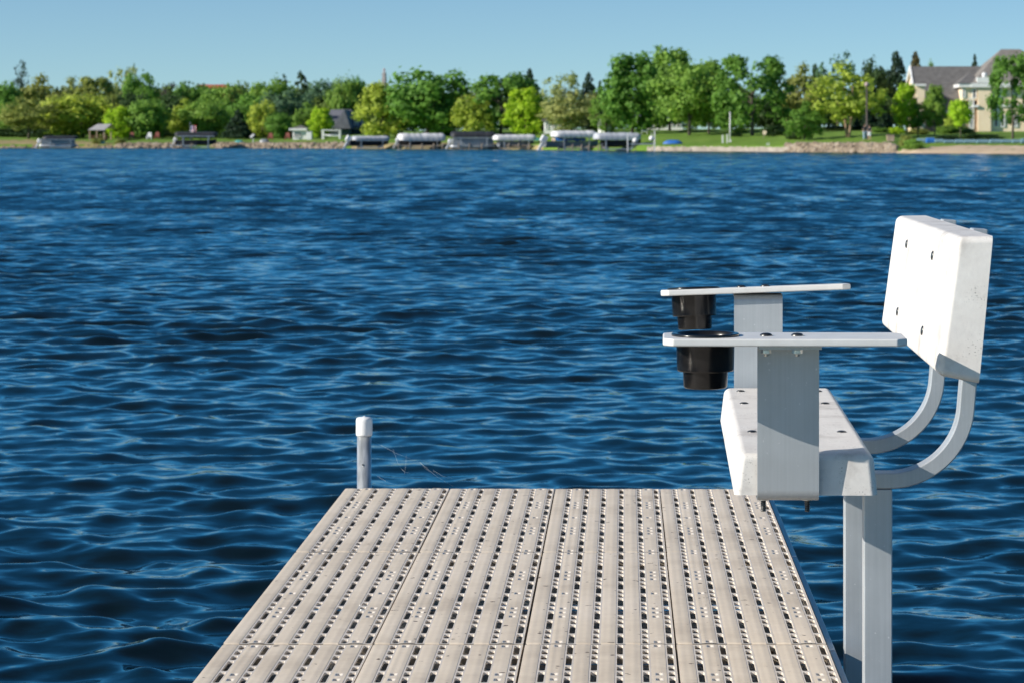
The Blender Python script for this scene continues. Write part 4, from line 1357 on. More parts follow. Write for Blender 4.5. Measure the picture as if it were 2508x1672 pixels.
def shed():
    d = 22; Y = float(shoreY(735)) + d; p = at(730, d)
    root = thing('shed', p, 'small white shed with tall dark windows and a flat white eave by the left shore', 'shed')
    X = lambda xs: PX(xs, Y) - p.x
    Z = lambda ys: PZ(ys, Y) - p.z
    MB().box(X(716.5), X(750), 0, 3, 0, Z(320)).build('wall', M_WHITE, root)
    MB().box(X(708), X(752), -.5, 3.2, Z(320) + .01, Z(315)).build('eave', M_WHITE, root)
    mb = MB()
    mb.add([(X(712), -.2, Z(315) + .01), (X(752), -.2, Z(315) + .01), (X(752), 3.2, Z(315) + .01), (X(712), 3.2, Z(315) + .01), (X(735), 1.5, Z(307))],
           [(0, 1, 4), (1, 2, 4), (2, 3, 4), (3, 0, 4), (3, 2, 1, 0)])
    mb.build('roof', M_SHING, root)
    for a in (719.5, 726, 732.5):
        window(root, X(a), X(a + 5.4), -.01, .35, Z(324), .07, 0)
    r2 = thing('cabinet', at(757, 20), 'narrow pale storage cabinet right of the white shed', 'cabinet')
    m = px_m(757, 20)
    MB().box(-6.5 * m, 6.5 * m, 0, .9, 0, 20 * m).build('body', M_WHITE, r2)
    MB().box(-5.5 * m, 5.5 * m, -.03, -.005, .1, 18 * m).build('door', M_WHITE, r2)
    MB().box(-7 * m, 7 * m, -.1, 1, 20 * m + .005, 20 * m + .06).build('lid', M_WHITE, r2)
    r3 = thing('bench_swing', at(810, 20), 'white garden swing bench in front of the slate roofed house', 'swing bench')
    m = px_m(810, 20)
    mb = MB()
    for sx in (-22, 20):
        mb.box(sx * m, (sx + 4) * m, -.1, .1, 0, 21 * m)
        mb.box(sx * m, (sx + 4) * m, .9, 1.1, 0, 21 * m)
    mb.box(-23 * m, 25 * m, -.12, 1.12, 21 * m + .004, 21 * m + .15)
    mb.build('frame', M_WHITE, r3)
    MB().box(-18 * m, 20 * m, .1, .7, .45, .55).build('seat', M_WHITE, r3)
    MB().box(-18 * m, 20 * m, .72, .8, .5, 12 * m).build('backrest', M_WHITE, r3)
shed()

def pavilion():
    d = 15; Y = float(shoreY(240)) + d; p = at(242, d)
    root = thing('pavilion', p, 'small open pavilion with a slanted pale grey roof at the left shore', 'pavilion')
    m = px_m(242, d)
    X = lambda xs: (xs - 242) * m
    Z = lambda ys: PZ(ys, Y) - p.z
    mb = MB()
    mb.add([(X(219), -1, Z(318)), (X(259), -1, Z(318.5)), (X(266), 2.4, Z(304)), (X(231), 2.4, Z(304))], [(0, 1, 2, 3)])
    mb.add([(X(219), -1, Z(319.5)), (X(259), -1, Z(320)), (X(266), 2.4, Z(305.5)), (X(231), 2.4, Z(305.5))], [(3, 2, 1, 0)])
    mb.add([(X(219), -1, Z(318)), (X(259), -1, Z(318.5)), (X(259), -1, Z(320)), (X(219), -1, Z(319.5))], [(3, 2, 1, 0)])
    mb.add([(X(266), 2.4, Z(304)), (X(231), 2.4, Z(304)), (X(224), 5.2, Z(316)), (X(268), 5.2, Z(316))], [(0, 1, 2, 3)])
    mb.build('roof', varied('weathered_grey_roof', (.36, .35, .35), (.44, .43, .42), 1, .8), root)
    for xx in (222, 257):
        for yy in (-.7, 4.6):
            MB().box(X(xx) - .08, X(xx) + .08, yy - .08, yy + .08, 0, Z(320.5)).build('post', M_BRICK, root)
    tb = thing('picnic_table', at(240, 15) + Vector((0, 1.2, 0)), 'reddish picnic table under the slanted grey pavilion roof', 'table')
    mr = varied('red_stained_wood', (.16, .06, .04), (.22, .09, .06), 3, .8)
    MB().box(-1.3, 1.3, -.4, .4, .70, .76).build('tabletop', mr, tb)
    MB().box(-1.3, 1.3, -.95, -.65, .42, .47).build('seat', mr, tb)
    MB().box(-1.3, 1.3, .65, .95, .42, .47).build('seat', mr, tb)
    MB().box(-1.0, -.9, -.9, .9, 0, .41).box(-1.0, -.9, -.35, .35, .41, .695).build('leg', mr, tb)
    MB().box(.9, 1.0, -.9, .9, 0, .41).box(.9, 1.0, -.35, .35, .41, .695).build('leg', mr, tb)
pavilion()

def gazebo():
    d = 36; Y = float(shoreY(1483)) + d; p = at(1483, d)
    root = thing('gazebo', p, 'white gazebo with narrow windows behind the boat lifts', 'gazebo')
    m = px_m(1483, d)
    Z = lambda ys: PZ(ys, Y) - p.z
    n = 8; r = 18.3 * m
    zb = max(.3, Z(325)); zt = Z(300)
    rot = Matrix.Rotation(R(22.5), 4, 'Z')
    MB().lathe([(r, 0), (r, zb + .5)], n, (0, r, 0), smooth=False, M=None).build('base_wall', M_WHITE, root)
    mb = MB()
    for k in range(16):
        a = 2 * math.pi * k / 16
        c = (r * .97 * math.cos(a), r + r * .97 * math.sin(a))
        w = .16 if k % 2 == 0 else .09
        mb.box(c[0] - w / 2, c[0] + w / 2, c[1] - w / 2, c[1] + w / 2, zb + .51, zt - .02)
    mb.build('frame', M_WHITE, root)
    MB().lathe([(r * .90, zb + .51), (r * .90, zt - .03)], n, (0, r, 0), smooth=False).build('window', M_GLASS, root)
    MB().lathe([(21.5 * m, zt), (21.5 * m, Z(294.5))], n, (0, r, 0), smooth=False).build('eave', M_WHITE, root)
    MB().lathe([(20.5 * m, Z(294.5) + .01), (6 * m, Z(291)), (.05, Z(289))], n, (0, r, 0), smooth=False).build('roof', M_SHING, root)
gazebo()

def cottage(x0, x1, ytop, ybase, d, label, roof=M_SHING, wall=M_WHITE, wins=3, ridge=14, cat='house'):
    xm = (x0 + x1) / 2; Y = float(shoreY(xm)) + d; p = at(xm, d); m = px_m(xm, d)
    root = thing('house', p, label, cat)
    X = lambda xs: (xs - xm) * m
    Z = lambda ys: PZ(ys, Y) - p.z
    zt = Z(ytop)
    MB().box(X(x0), X(x1), 0, 6, 0, zt).build('wall', wall, root)
    mb = MB().prism([(-.5, zt + .01), (6.5, zt + .01), (3, zt + ridge * m)], 'x', X(x0) - .3, X(x1) + .3)
    mb.build('roof', roof, root)
    for k in range(wins):
        a = x0 + (x1 - x0) * (k + .22) / wins; b = x0 + (x1 - x0) * (k + .78) / wins
        window(root, X(a), X(b), -.02, zt * .35, zt * .88, .1, 1)
    return root
cottage(1332, 1392, 297, 320, 30, 'white cottage half hidden below the grey green willow like tree', wins=4, ridge=8)
cottage(1560, 1672, 293, 325, 62, 'white house mostly hidden behind the light green maple', wins=6, ridge=16, roof=M_SLATE)
cottage(1928, 1962, 231, 300, 92, 'pale yellow house glimpsed between the cedar and olive tree', wall=M_YELLOW, wins=2, ridge=9)
cottage(484, 552, 216, 300, 150, 'red roofed building showing just above the left woods', roof=M_RED, wall=M_BRICK, wins=4, ridge=9, cat='building')

def lattice_tower():
    xs = 941; d = 620; Y = float(shoreY(xs)) + d; p = at(xs, d); m = px_m(xs, d)
    root = thing('lattice_tower', p, 'hazy reddish lattice tower rising behind the trees', 'tower')
    h = PZ(168, Y) - p.z
    mb = MB()
    def half(z): return 8.5 * m * (1 - z / h) ** 1.1 + 1.5 * m
    for sx in (-1, 1):
        for sy in (-1, 1):
            mb.tube([(sx * half(h * t), sy * half(h * t), h * t) for t in (0, .25, .5, .75, 1)], .16, 5)
    L_ = 14
    for i in range(L_):
        z0, z1 = h * i / L_, h * (i + 1) / L_
        for s in (-1, 1):
            mb.tube([(-half(z0), s * half(z0), z0), (half(z1), s * half(z1), z1)], .10, 4)
            mb.tube([(half(z0), s * half(z0), z0), (-half(z1), s * half(z1), z1)], .10, 4)
    mb.build('frame', varied('hazed_red_steel', (.40, .34, .36), (.46, .42, .44), .3, .7), root)  # distance haze put into the steel colour, paled toward the sky
    for k, z in enumerate((.72, .80, .88)):
        mb = MB()
        for a in range(6):
            mb.box(-.25, .25, -.15, .15, -1.2, 1.2, M=Matrix.Translation((half(h * z) * 1.5 * math.cos(a), half(h * z) * 1.5 * math.sin(a), h * z)))
        mb.build('antenna_panels', varied('hazed_grey_panel', (.4, .34, .34), (.46, .4, .4), .3, .6), root)  # panel colour carries the same painted haze
lattice_tower()

# ------------------------------------------------------------------ boat lifts, boats, small docks
def fabric(name, c, c2):
    return varied(name, c, c2, 1.1, .65)
F_WHITE = fabric('white_canvas', (.58, .58, .60), (.68, .68, .69))
F_GREY = fabric('grey_canvas', (.40, .42, .46), (.48, .50, .54))
F_BLACK = fabric('black_canvas', (.018, .020, .026), (.032, .035, .042))
M_HULL = varied('charcoal_hull', (.02, .024, .03), (.035, .04, .048), 1.0, .3)
M_HULLW = varied('white_hull', (.70, .70, .70), (.78, .78, .78), 1.0, .3)
M_HULLG = varied('grey_hull', (.20, .22, .24), (.26, .28, .30), 1.0, .3)
M_TAN = varied('tan_vinyl', (.45, .34, .24), (.52, .40, .29), 2.0, .6)
M_TUBE = varied('boat_aluminium', (.38, .40, .42), (.50, .52, .54), 2.0, .4, .5)
M_BLUE = varied('blue_tarp', (.02, .12, .42), (.03, .17, .52), 1.5, .6)
M_PALEBLUE = varied('pale_blue_plastic', (.12, .22, .28), (.17, .28, .34), 1.5, .6)
M_TEAL = varied('teal_plastic', (.05, .30, .30), (.08, .38, .36), 1.5, .5)
M_WOOD = varied('weathered_planks', (.27, .22, .17), (.38, .32, .26), 3, .85, stretch=(1, 6, 1))

def boat_lift(xs0, xs1, ytop, ybot, d, can, label, turn=-18.0, wid=2.7, group='canopied boat lifts on the far shore'):
    xm = (xs0 + xs1) / 2; Y = float(shoreY(xm)) + d; m = Y / F
    p = Vector((PX(xm, Y), Y, 0))
    root = thing('boat_lift', p, label, 'boat lift', group, R(-turn))
    Lt = (xs1 - xs0) * m / math.cos(R(turn)) - abs(wid * math.sin(R(turn))) * .8
    Lt = max(Lt, 3.0); hl = Lt / 2
    zt = PZ(ytop, Y); zb = PZ(ybot, Y)
    poly = [(-wid / 2, zb)]
    for k in range(13):
        a = math.pi * (1 - k / 12)
        poly.append((wid / 2 * math.cos(a), zb + .25 + (zt - zb - .25) * math.sin(a) ** .75))
    poly.append((wid / 2, zb))
    mb = MB()
    n = len(poly); vs = []; fs = []
    secs = [(-hl, .80), (-hl + .12, .93), (-hl + .35, 1.0)]
    nb = 7
    for q in range(nb):
        x0 = -hl + .35 + (2 * hl - .7) * q / nb; x1 = -hl + .35 + (2 * hl - .7) * (q + 1) / nb
        secs += [((x0 + x1) / 2, .98)] + ([(x1 - .04, 1.0), (x1 + .04, 1.0)] if q < nb - 1 else [])
    secs += [(hl - .35, 1.0), (hl - .12, .93), (hl, .80)]
    sag = random.Random(int(xs0))
    for (x, s) in secs:
        sg = sag.uniform(-.05, .03)
        for (y, z) in poly:
            vs.append((x, y * s, zb + (z - zb) * s + sg * (z - zb)))
    for i in range(len(secs) - 1):
        for k in range(n - 1):
            a = i * n + k; fs.append((a, a + 1, a + n + 1, a + n))
    fs += [tuple(range(n)), tuple(reversed([(len(secs) - 1) * n + k for k in range(n)]))]
    mb.add(vs, fs, 0, True)
    cv = mb.build('canopy', can, root); cv.data.set_sharp_from_angle(angle=R(55))
    fr = MB()
    for y in (-wid / 2 + .05, wid / 2 - .05):
        fr.box(-hl + .3, hl - .3, y - .05, y + .05, zb - .12, zb - .01)
        fr.box(-hl * .6, hl * .6, y - .07, y + .07, .12, .27)
    for x in (-hl * .55, hl * .55):
        fr.box(x - .07, x + .07, -wid / 2, wid / 2, .28, .42)
    fr.build('frame', M_TUBE, root)
    for x in (-hl * .6, hl * .6):
        for y in (-wid / 2 + .05, wid / 2 - .05):
            MB().box(x - .06, x + .06, y - .06, y + .06, -1.2, zb - .12).build('post', M_TUBE, root)
    return root, p, R(-turn), hl

def hull_mb(L_, W, z0, H, mb=None):
    mb = mb or MB(); vs = []; fs = []
    S = 9
    for i in range(S):
        t = i / (S - 1)
        w = W / 2 * (1 - max(0, (t - .45) / .55) ** 2.2 * .93)
        x = -L_ / 2 + L_ * t; rise = max(0, t - .6) ** 2 * H * 1.1; keel = max(0, t - .7) ** 2 * H * 4.5
        vs += [(x, 0, z0 + keel), (x, -w * .75, z0 + .18 * H + keel * .8), (x, -w, z0 + H + rise), (x, -w * .86, z0 + H + rise), (x, -w * .8, z0 + H * .55 + rise), (x, 0, z0 + H * .5 + rise), (x, w * .8, z0 + H * .55 + rise), (x, w * .86, z0 + H + rise), (x, w, z0 + H + rise), (x, w * .75, z0 + .18 * H + keel * .8)]
    n = 10
    for i in range(S - 1):
        for k in range(n):
            a = i * n + k; b = i * n + (k + 1) % n
            fs.append((a, b, b + n, a + n))
    fs += [tuple(range(n)), tuple(reversed([(S - 1) * n + k for k in range(n)]))]
    return mb.add(vs, fs, 0, True)

def outboard(parent, x, z, big=1.0, m=None, tilt=.5):
    M = Matrix.Translation((x, 0, z)) @ Matrix.Rotation(tilt, 4, 'Y')
    mb = MB()
    mb.box(-.38 * big, .18 * big, -.22 * big, .22 * big, .12 * big, .75 * big, M=M)
    o = mb.build('outboard_motor', m or M_HULLW, parent, bevel=.09 * big, seg=3)
    MB().box(-.16 * big, .08 * big, -.09 * big, .09 * big, -.95 * big, .11 * big, M=M).build('shaft', m or M_HULLW, o, bevel=.03)
    return o

def runabout(p, rz, L_, z, label, hull=M_HULL, big=1.0, seats=M_TAN, motor=True, group='boats kept on the lifts', cover=None):
    b = thing('motor_boat', p, label, 'boat', group, rz)
    h = hull_mb(L_, 2.1, z, .75).build('hull', hull, b); h.data.set_sharp_from_angle(angle=R(40))
    for x in (-L_ * .28, -L_ * .05):
        MB().box(x - .3, x + .3, -.75, .75, z + .45, z + .75).box(x - .36, x - .26, -.75, .75, z + .75, z + 1.12).build('seat', seats, b, bevel=.06)
    ws = MB()
    ws.add([(L_ * .12, -.8, z + .75), (L_ * .12, .8, z + .75), (L_ * .06, .66, z + 1.2), (L_ * .06, -.66, z + 1.2),
            (L_ * .12 + .04, -.8, z + .75), (L_ * .12 + .04, .8, z + .75), (L_ * .06 + .04, .66, z + 1.2), (L_ * .06 + .04, -.66, z + 1.2)],
           [(0, 1, 2, 3), (7, 6, 5, 4), (0, 4, 5, 1), (1, 5, 6, 2), (2, 6, 7, 3), (3, 7, 4, 0)])
    ws.build('windshield', M_GLASS, b)
    if cover is not None:
        MB().prism([(-.9, z + .8), (.9, z + .8), (.55, z + 1.15), (-.55, z + 1.15)], 'x', -L_ * .30, L_ * .25).build('cover', cover, b, bevel=.08)
    if motor:
        outboard(b, -L_ / 2 - .18, z + .45, big)
    return b

def pontoon(p, rz, L_, z, label, rail=M_HULLG, group='boats kept on the lifts'):
    b = thing('pontoon_boat', p, label, 'boat', group, rz)
    for y in (-.9, .9):
        MB().lathe([(.05, -L_ / 2), (.30, -L_ / 2 + .35), (.30, L_ / 2 - .6), (.04, L_ / 2)], 14, M=Matrix.Translation((0, y, z)) @ Matrix.Rotation(R(90), 4, 'Y')).build('pontoon', M_TUBE, b)
    MB().box(-L_ / 2 + .2, L_ / 2 - .3, -1.2, 1.2, z + .31, z + .40).build('deck', M_TUBE, b)
    mb = MB()
    for y in (-1.18, 1.14):
        mb.box(-L_ / 2 + .4, L_ / 2 - .5, y, y + .04, z + .405, z + 1.05)
    mb.box(-L_ / 2 + .36, -L_ / 2 + .40, -1.18, 1.18, z + .405, z + 1.05)
    mb.box(L_ / 2 - .5, L_ / 2 - .46, -1.18, 1.18, z + .405, z + 1.05)
    mb.build('railing', rail, b)
    for x in (-L_ * .3, L_ * .2):
        MB().box(x - .5, x + .5, -1.0, -.4, z + .41, z + .85).box(x - .5, x + .5, -1.1, -1.0, z + .5, z + 1.2).build('seat', M_TAN, b, bevel=.05)
    outboard(b, -L_ / 2 - .1, z + .3, .9)
    return b

def lift_set(a, boat=None):
    root, p, rz, hl = boat_lift(*a[:8]) if len(a) >= 8 else boat_lift(*a)
    return root, p, rz, hl
_, p, rz, hl = boat_lift(106, 192, 333, 341, -4, F_BLACK, 'boat lift with a flat dark canopy at the far left shore', -10)
pontoon(p + Vector((-.3, 0, 0)), rz, 5.4, .35, 'grey pontoon boat under the flat dark canopy at far left', M_HULLG)
_, p, rz, hl = boat_lift(428, 533, 323, 333, -5, F_BLACK, 'boat lift with a long black canopy beside the flag', -6, 3.0)
runabout(p, rz, 5.6, .4, 'dark motor boat hanging under the long black canopy beside the flag', M_HULL, .9)
_, p, rz, hl = boat_lift(858, 955, 333, 344, -4, F_GREY, 'boat lift with a silver white canopy, leftmost of the middle row', -17)
runabout(p + Vector((-.2, 0, 0)), rz, 5.4, .35, 'dark motor boat with a big white outboard under the leftmost silver canopy', M_HULL, 1.25)
_, p, rz, hl = boat_lift(972, 1092, 326.5, 344, -3, F_WHITE, 'boat lift with a long bright white rounded canopy below the big round tree', -17, 2.9)
runabout(p + Vector((-.2, 0, 0)), rz, 5.8, .35, 'dark motor boat under the long bright white canopy', M_HULL, .9)
_, p, rz, hl = boat_lift(1102, 1215, 322, 337, -3, F_BLACK, 'boat lift with a wide black canopy in the middle row', -8, 3.0)
pontoon(p, rz, 6.0, .35, 'grey pontoon boat under the wide black canopy', M_HULLG)
_, p, rz, hl = boat_lift(1206, 1314, 330, 343, -4, F_WHITE, 'boat lift with a plain white canopy between the black one and the cottage', -14)
runabout(p + Vector((.2, 0, 0)), rz, 4.6, .30, 'low grey boat under the plain white canopy', M_HULLG, .8, motor=False)
_, p, rz, hl = boat_lift(1348, 1462, 320, 335, -4, F_WHITE, 'boat lift with the highest white canopy, before the white cottage', -16, 3.0)
runabout(p + Vector((-.3, -.2, 0)), rz, 6.6, .32, 'grey bass boat with a tilted white outboard and blue cover under the highest canopy', M_HULLG, 1.35, cover=M_BLUE)
_, p, rz, hl = boat_lift(1452, 1570, 325, 341, -2, F_GREY, 'boat lift with a grey canopy overlapping the highest white one', -12, 2.8)
runabout(p + Vector((.5, 0, 0)), rz, 4.6, .45, 'black hulled boat under the overlapping grey canopy', M_HULL, .7, motor=False)

def small_dock(xs0, xs1, d, z, label, posts, wid=1.6, tall=None, mat_=M_TUBE):
    xm = (xs0 + xs1) / 2; Y = float(shoreY(xm)) + d; m = Y / F
    root = thing('small_dock', (PX(xm, Y), Y, 0), label, 'dock', 'small docks on the far shore')
    X = lambda xs: (xs - xm) * m
    MB().box(X(xs0), X(xs1), -wid / 2, wid / 2, z - .10, z).build('deck', mat_, root)
    for q, xs in enumerate(posts):
        t = tall[q] if tall else z + .25
        for y in (-wid / 2 - .07, wid / 2 + .07):
            MB().box(X(xs) - .055, X(xs) + .055, y - .055, y + .055, -1.2, t).build('post', M_WHITE if tall else M_WOOD, root)
    return root, m
small_dock(1536, 1606, -8, .85, 'small grey dock with tall white corner posts left of the lawn', (1537, 1603), 2.2, (2.05, 2.25))
small_dock(1388, 1520, -6, .48, 'low dock beside the boat with the tilted outboard', (1402, 1424, 1442, 1466, 1490), 1.2, None, M_WOOD)
small_dock(964, 1090, -5, .48, 'weathered plank dock under the long white canopy', (976, 1004, 1034, 1062, 1084), 1.2, None, M_WOOD)
small_dock(1240, 1345, -1, .55, 'short dock right of the plain white canopy', (1246, 1270, 1296, 1322), 1.2, None, M_WOOD)
small_dock(416, 482, -7, .45, 'short dock at the flagpole in front of the long black canopy', (424, 446, 470), 1.3, None, M_TUBE)
small_dock(1118, 1196, -5, .5, 'short dock under the wide black canopy', (1124, 1150, 1180), 1.2, None, M_TUBE)

# flag at the left dock: striped cloth with a blue canton, hanging from a pole
def flag_pole():
    xs = 466; d = -6; Y = float(shoreY(xs)) + d; m = Y / F
    root = thing('flagpole', (PX(xs, Y), Y, -.5), 'thin grey flagpole at the short left dock', 'flagpole')
    MB().lathe([(.045, 0), (.035, PZ(303, Y) + .5)], 10).build('pole', M_TUBE, root)
    MB().lathe([(.01, 0), (.06, .03), (.07, .08), (.05, .13), (.005, .15)], 10, (0, 0, PZ(303, Y) + .501)).build('finial', M_TUBE, root)
    z1 = PZ(307.5, Y); z0 = PZ(327.5, Y)
    def b(nt, p):
        tc = nt.nodes.new('ShaderNodeTexCoord'); sp = nt.nodes.new('ShaderNodeSeparateXYZ')
        nt.links.new(tc.outputs['UV'], sp.inputs[0])
        mu = nt.nodes.new('ShaderNodeMath'); mu.operation = 'MULTIPLY'; mu.inputs[1].default_value = 6.5
        nt.links.new(sp.outputs['Y'], mu.inputs[0])
        fr = nt.nodes.new('ShaderNodeMath'); fr.operation = 'FRACT'; nt.links.new(mu.outputs[0], fr.inputs[0])
        gt = nt.nodes.new('ShaderNodeMath'); gt.operation = 'GREATER_THAN'; gt.inputs[1].default_value = .5
        nt.links.new(fr.outputs[0], gt.inputs[0])
        st = mixc(nt, gt.outputs[0], (.55, .03, .05), (.80, .78, .76))
        gx = nt.nodes.new('ShaderNodeMath'); gx.operation = 'LESS_THAN'; gx.inputs[1].default_value = .4; nt.links.new(sp.outputs['X'], gx.inputs[0])
        gy = nt.nodes.new('ShaderNodeMath'); gy.operation = 'GREATER_THAN'; gy.inputs[1].default_value = .46; nt.links.new(sp.outputs['Y'], gy.inputs[0])
        an = nt.nodes.new('ShaderNodeMath'); an.operation = 'MULTIPLY'; nt.links.new(gx.outputs[0], an.inputs[0]); nt.links.new(gy.outputs[0], an.inputs[1])
        # white stars on the canton
        sm = nt.nodes.new('ShaderNodeMapping'); sm.inputs['Scale'].default_value = (27, 19, 1); nt.links.new(tc.outputs['UV'], sm.inputs['Vector'])
        vo = nt.nodes.new('ShaderNodeTexVoronoi'); vo.inputs['Scale'].default_value = 1; vo.inputs['Randomness'].default_value = 0; nt.links.new(sm.outputs[0], vo.inputs['Vector'])
        star = nt.nodes.new('ShaderNodeMath'); star.operation = 'LESS_THAN'; star.inputs[1].default_value = .28; nt.links.new(vo.outputs['Distance'], star.inputs[0])
        cant = mixc(nt, star.outputs[0], (.02, .04, .18), (.8, .8, .8))
        nt.links.new(mixc(nt, an.outputs[0], st, cant), p.inputs['Base Color'])
    mf = mat('flag_cloth', (.6, .3, .3), .7, 0, .2, b)
    W = .80; NX, NZ = 16, 10; vs = []; fs = []; uv = []
    for j in range(NZ + 1):
        for i in range(NX + 1):
            u, v = i / NX, j / NZ
            x = .05 + W * u * .92; y = .12 * math.sin(u * 9 + v) * u
            z = z0 + (z1 - z0) * v - .16 * u * (1.2 - v)
            vs.append((x, y, z + .5)); uv.append((u, v))
    for j in range(NZ):
        for i in range(NX):
            a = j * (NX + 1) + i; fs.append((a, a + 1, a + NX + 2, a + NX + 1))
    me = bpy.data.meshes.new('flag'); me.from_pydata(vs, [], fs)
    ul = me.uv_layers.new(name='uv')
    for lp in me.loops: ul.data[lp.index].uv = uv[lp.vertex_index]
    me.materials.append(mf); me.polygons.foreach_set('use_smooth', [True] * len(fs))
    o = link('flag', me)
    o.location = root.location
    tag(o, 'small red and white striped flag with a blue corner flying at the left dock', 'flag')
flag_pole()

# lamp post, white pole
def lamp_post():
    xs = 2123; d = 12; p = at(xs, d); m = px_m(xs, d)
    h = PZ(203, p.y) - p.z
    root = thing('lamp_post', p, 'tall dark lamp post with a round pinkish head by the birch', 'lamp post')
    MB().lathe([(.16, 0), (.16, .3), (.10, .35), (.075, h - .45)], 12).build('pole', varied('dark_brown_post', (.07, .055, .05), (.11, .09, .08), 2, .7), root)
    MB().lathe([(.08, h - .45), (.2, h - .40), (.26, h - .2), (.22, h - .03), (.08, h + .05)], 14).build('lamp_head', varied('pinkish_lamp_cover', (.36, .27, .25), (.42, .33, .31), 2, .6), root)
    xs = 1788; d = 8; p = at(xs, d); h = PZ(278, p.y) - p.z
    r = thing('white_pole', p, 'plain white pole standing on the lawn left of the vase shaped tree', 'pole')
    MB().lathe([(.075, 0), (.055, h)], 12).build('shaft', M_WHITE, r)
    MB().lathe([(.055, h + .003), (.085, h + .05), (.07, h + .12), (.01, h + .16)], 12).build('finial', M_WHITE, r)
    MB().box(-.14, .14, -.14, .14, 0, .25).build('base', M_WHITE, r)
    for (x2, dd, hh, w, lab) in ((1770, 6, .85, .16, 'short white marker post just left of the plain white pole'), (1781, 6, .95, .13, 'short white marker post touching the foot of the plain white pole')):
        q = at(x2, dd); rr = thing('marker_post', q, lab, 'post', 'marker posts on the lawn')
        MB().box(-w / 2, w / 2, -.06, .06, 0, hh).build('shaft', M_WHITE, rr, bevel=.02)
        MB().box(-w / 2 - .02, w / 2 + .02, -.08, .08, hh + .003, hh + .06).build('cap', M_WHITE, rr)
    q = at(1869.5, 16); m = px_m(1869.5, 16)
    rr = thing('lawn_sign', q, 'small leaning cream sign on the lawn right of the plain white pole', 'sign')
    Mt = Matrix.Rotation(R(12), 4, 'Y')
    MB().box(-.20, .20, -.02, .02, .45, .9, M=Mt).build('panel', M_CREAM, rr)
    MB().box(-.04, .04, -.015, .015, 0, .447, M=Mt).build('stake', M_WOOD, rr)
    q = at(1881, 2); rr = thing('shore_marker', q, 'tiny white twin stake at the seawall edge', 'stake')
    MB().box(-.14, -.06, -.03, .03, 0, .32).build('stake', M_WHITE, rr)
    MB().box(.06, .14, -.03, .03, 0, .32).build('stake', M_WHITE, rr)
    q = at(2181, 10); m = px_m(2181, 10)
    rr = thing('electric_box', q, 'tan utility box on the grass right of the two people', 'utility box')
    MB().box(-.38, .38, -.25, .25, 0, .62).build('body', M_BRICK, rr, bevel=.02)
    MB().box(-.41, .41, -.28, .28, .623, .68).build('lid', M_BRICK, rr)
lamp_post()

# people
M_SKIN = varied('skin', (.48, .28, .20), (.54, .33, .24), 9, .6)
M_HAIR = varied('brown_hair', (.04, .025, .02), (.07, .045, .03), 20, .7)
def person(xs, d, label, top, legs, shorts=False, face=0.0, H=1.70, arm=0):
    p = at(xs, d)
    root = thing('person', p, label, 'person', 'people standing on the far lawn', face)
    s = H / 1.75
    def skin(name, verts, edges, radii, m, root_i=0, sub=2):
        me = bpy.data.meshes.new(name); me.from_pydata([tuple(Vector(v) * s) for v in verts], edges, [])
        o = link(name, me, root)
        o.modifiers.new('skin', 'SKIN').use_smooth_shade = True
        for i, r in enumerate(radii):
            rx = r if isinstance(r, tuple) else (r, r)
            me.skin_vertices[0].data[i].radius = (rx[0] * s, rx[1] * s)
        me.skin_vertices[0].data[root_i].use_root = True
        o.modifiers.new('sub', 'SUBSURF').levels = sub
        o.modifiers['sub'].render_levels = sub
        me.materials.append(m)
        return o
    # body: pelvis, spine, neck, head, arms, legs
    V = [(0, 0, .96), (0, .01, 1.12), (0, .015, 1.30), (0, .0, 1.44), (0, -.005, 1.50), (0, -.02, 1.60), (0, -.02, 1.71),
         (-.17, .01, 1.41), (-.23, .02, 1.15), (-.22, -.08, .93), (-.22, -.12, .84), (.17, .01, 1.41), (.24, .03, 1.15), (.21, -.09 - .1 * arm, .94 + .15 * arm), (.20, -.13 - .15 * arm, .87 + .2 * arm),
         (-.10, 0, .90), (-.11, -.02, .50), (-.115, .02, .09), (-.12, -.10, .03), (.10, 0, .90), (.12, .02, .50), (.13, .05, .09), (.14, -.07, .03)]
    E = [(0, 1), (1, 2), (2, 3), (3, 4), (4, 5), (5, 6), (3, 7), (7, 8), (8, 9), (9, 10), (3, 11), (11, 12), (12, 13), (13, 14), (0, 15), (15, 16), (16, 17), (17, 18), (0, 19), (19, 20), (20, 21), (21, 22)]
    Rd = [(.15, .11), (.13, .10), (.16, .11), (.09, .08), (.055, .055), (.085, .095), (.07, .08), .055, .045, .036, .030, .055, .045, .036, .030, .085, .058, .042, .040, .085, .058, .042, .040]
    skin('body', V, E, Rd, M_SKIN)
    skin('shirt', [(0, 0, .93), (0, .01, 1.12), (0, .015, 1.30), (0, .0, 1.43), (-.18, .01, 1.40), (-.225, .015, 1.20), (.18, .01, 1.40), (.23, .02, 1.20)],
         [(0, 1), (1, 2), (2, 3), (3, 4), (4, 5), (3, 6), (6, 7)], [(.175, .135), (.155, .125), (.185, .135), (.095, .09), .075, .062, .075, .062], top)
    zl = .46 if shorts else .10
    skin('shorts' if shorts else 'trousers', [(0, 0, .97), (-.10, 0, .88), (-.112, -.01, .50 if shorts else .52), (.10, 0, .88), (.121, .015, .50 if shorts else .52)] + ([] if shorts else [(-.115, .02, zl), (.13, .05, zl)]),
         [(0, 1), (1, 2), (0, 3), (3, 4)] + ([] if shorts else [(2, 5), (4, 6)]), [(.165, .13), .105, .085, .105, .085] + ([] if shorts else [.065, .065]), legs)
    hb = MB().lathe([(.098, -.03), (.106, .03), (.098, .09), (.07, .13), (.02, .148)], 14, (0, .008, 1.635))
    o = hb.build('hair', M_HAIR, root); o.scale = (s * .92, s * 1.05, s)
    MB().lathe([(.008, 0), (.016, .01), (.012, .04)], 8, (0, -.122 * s, 1.605 * s)).build('nose', M_SKIN, root)
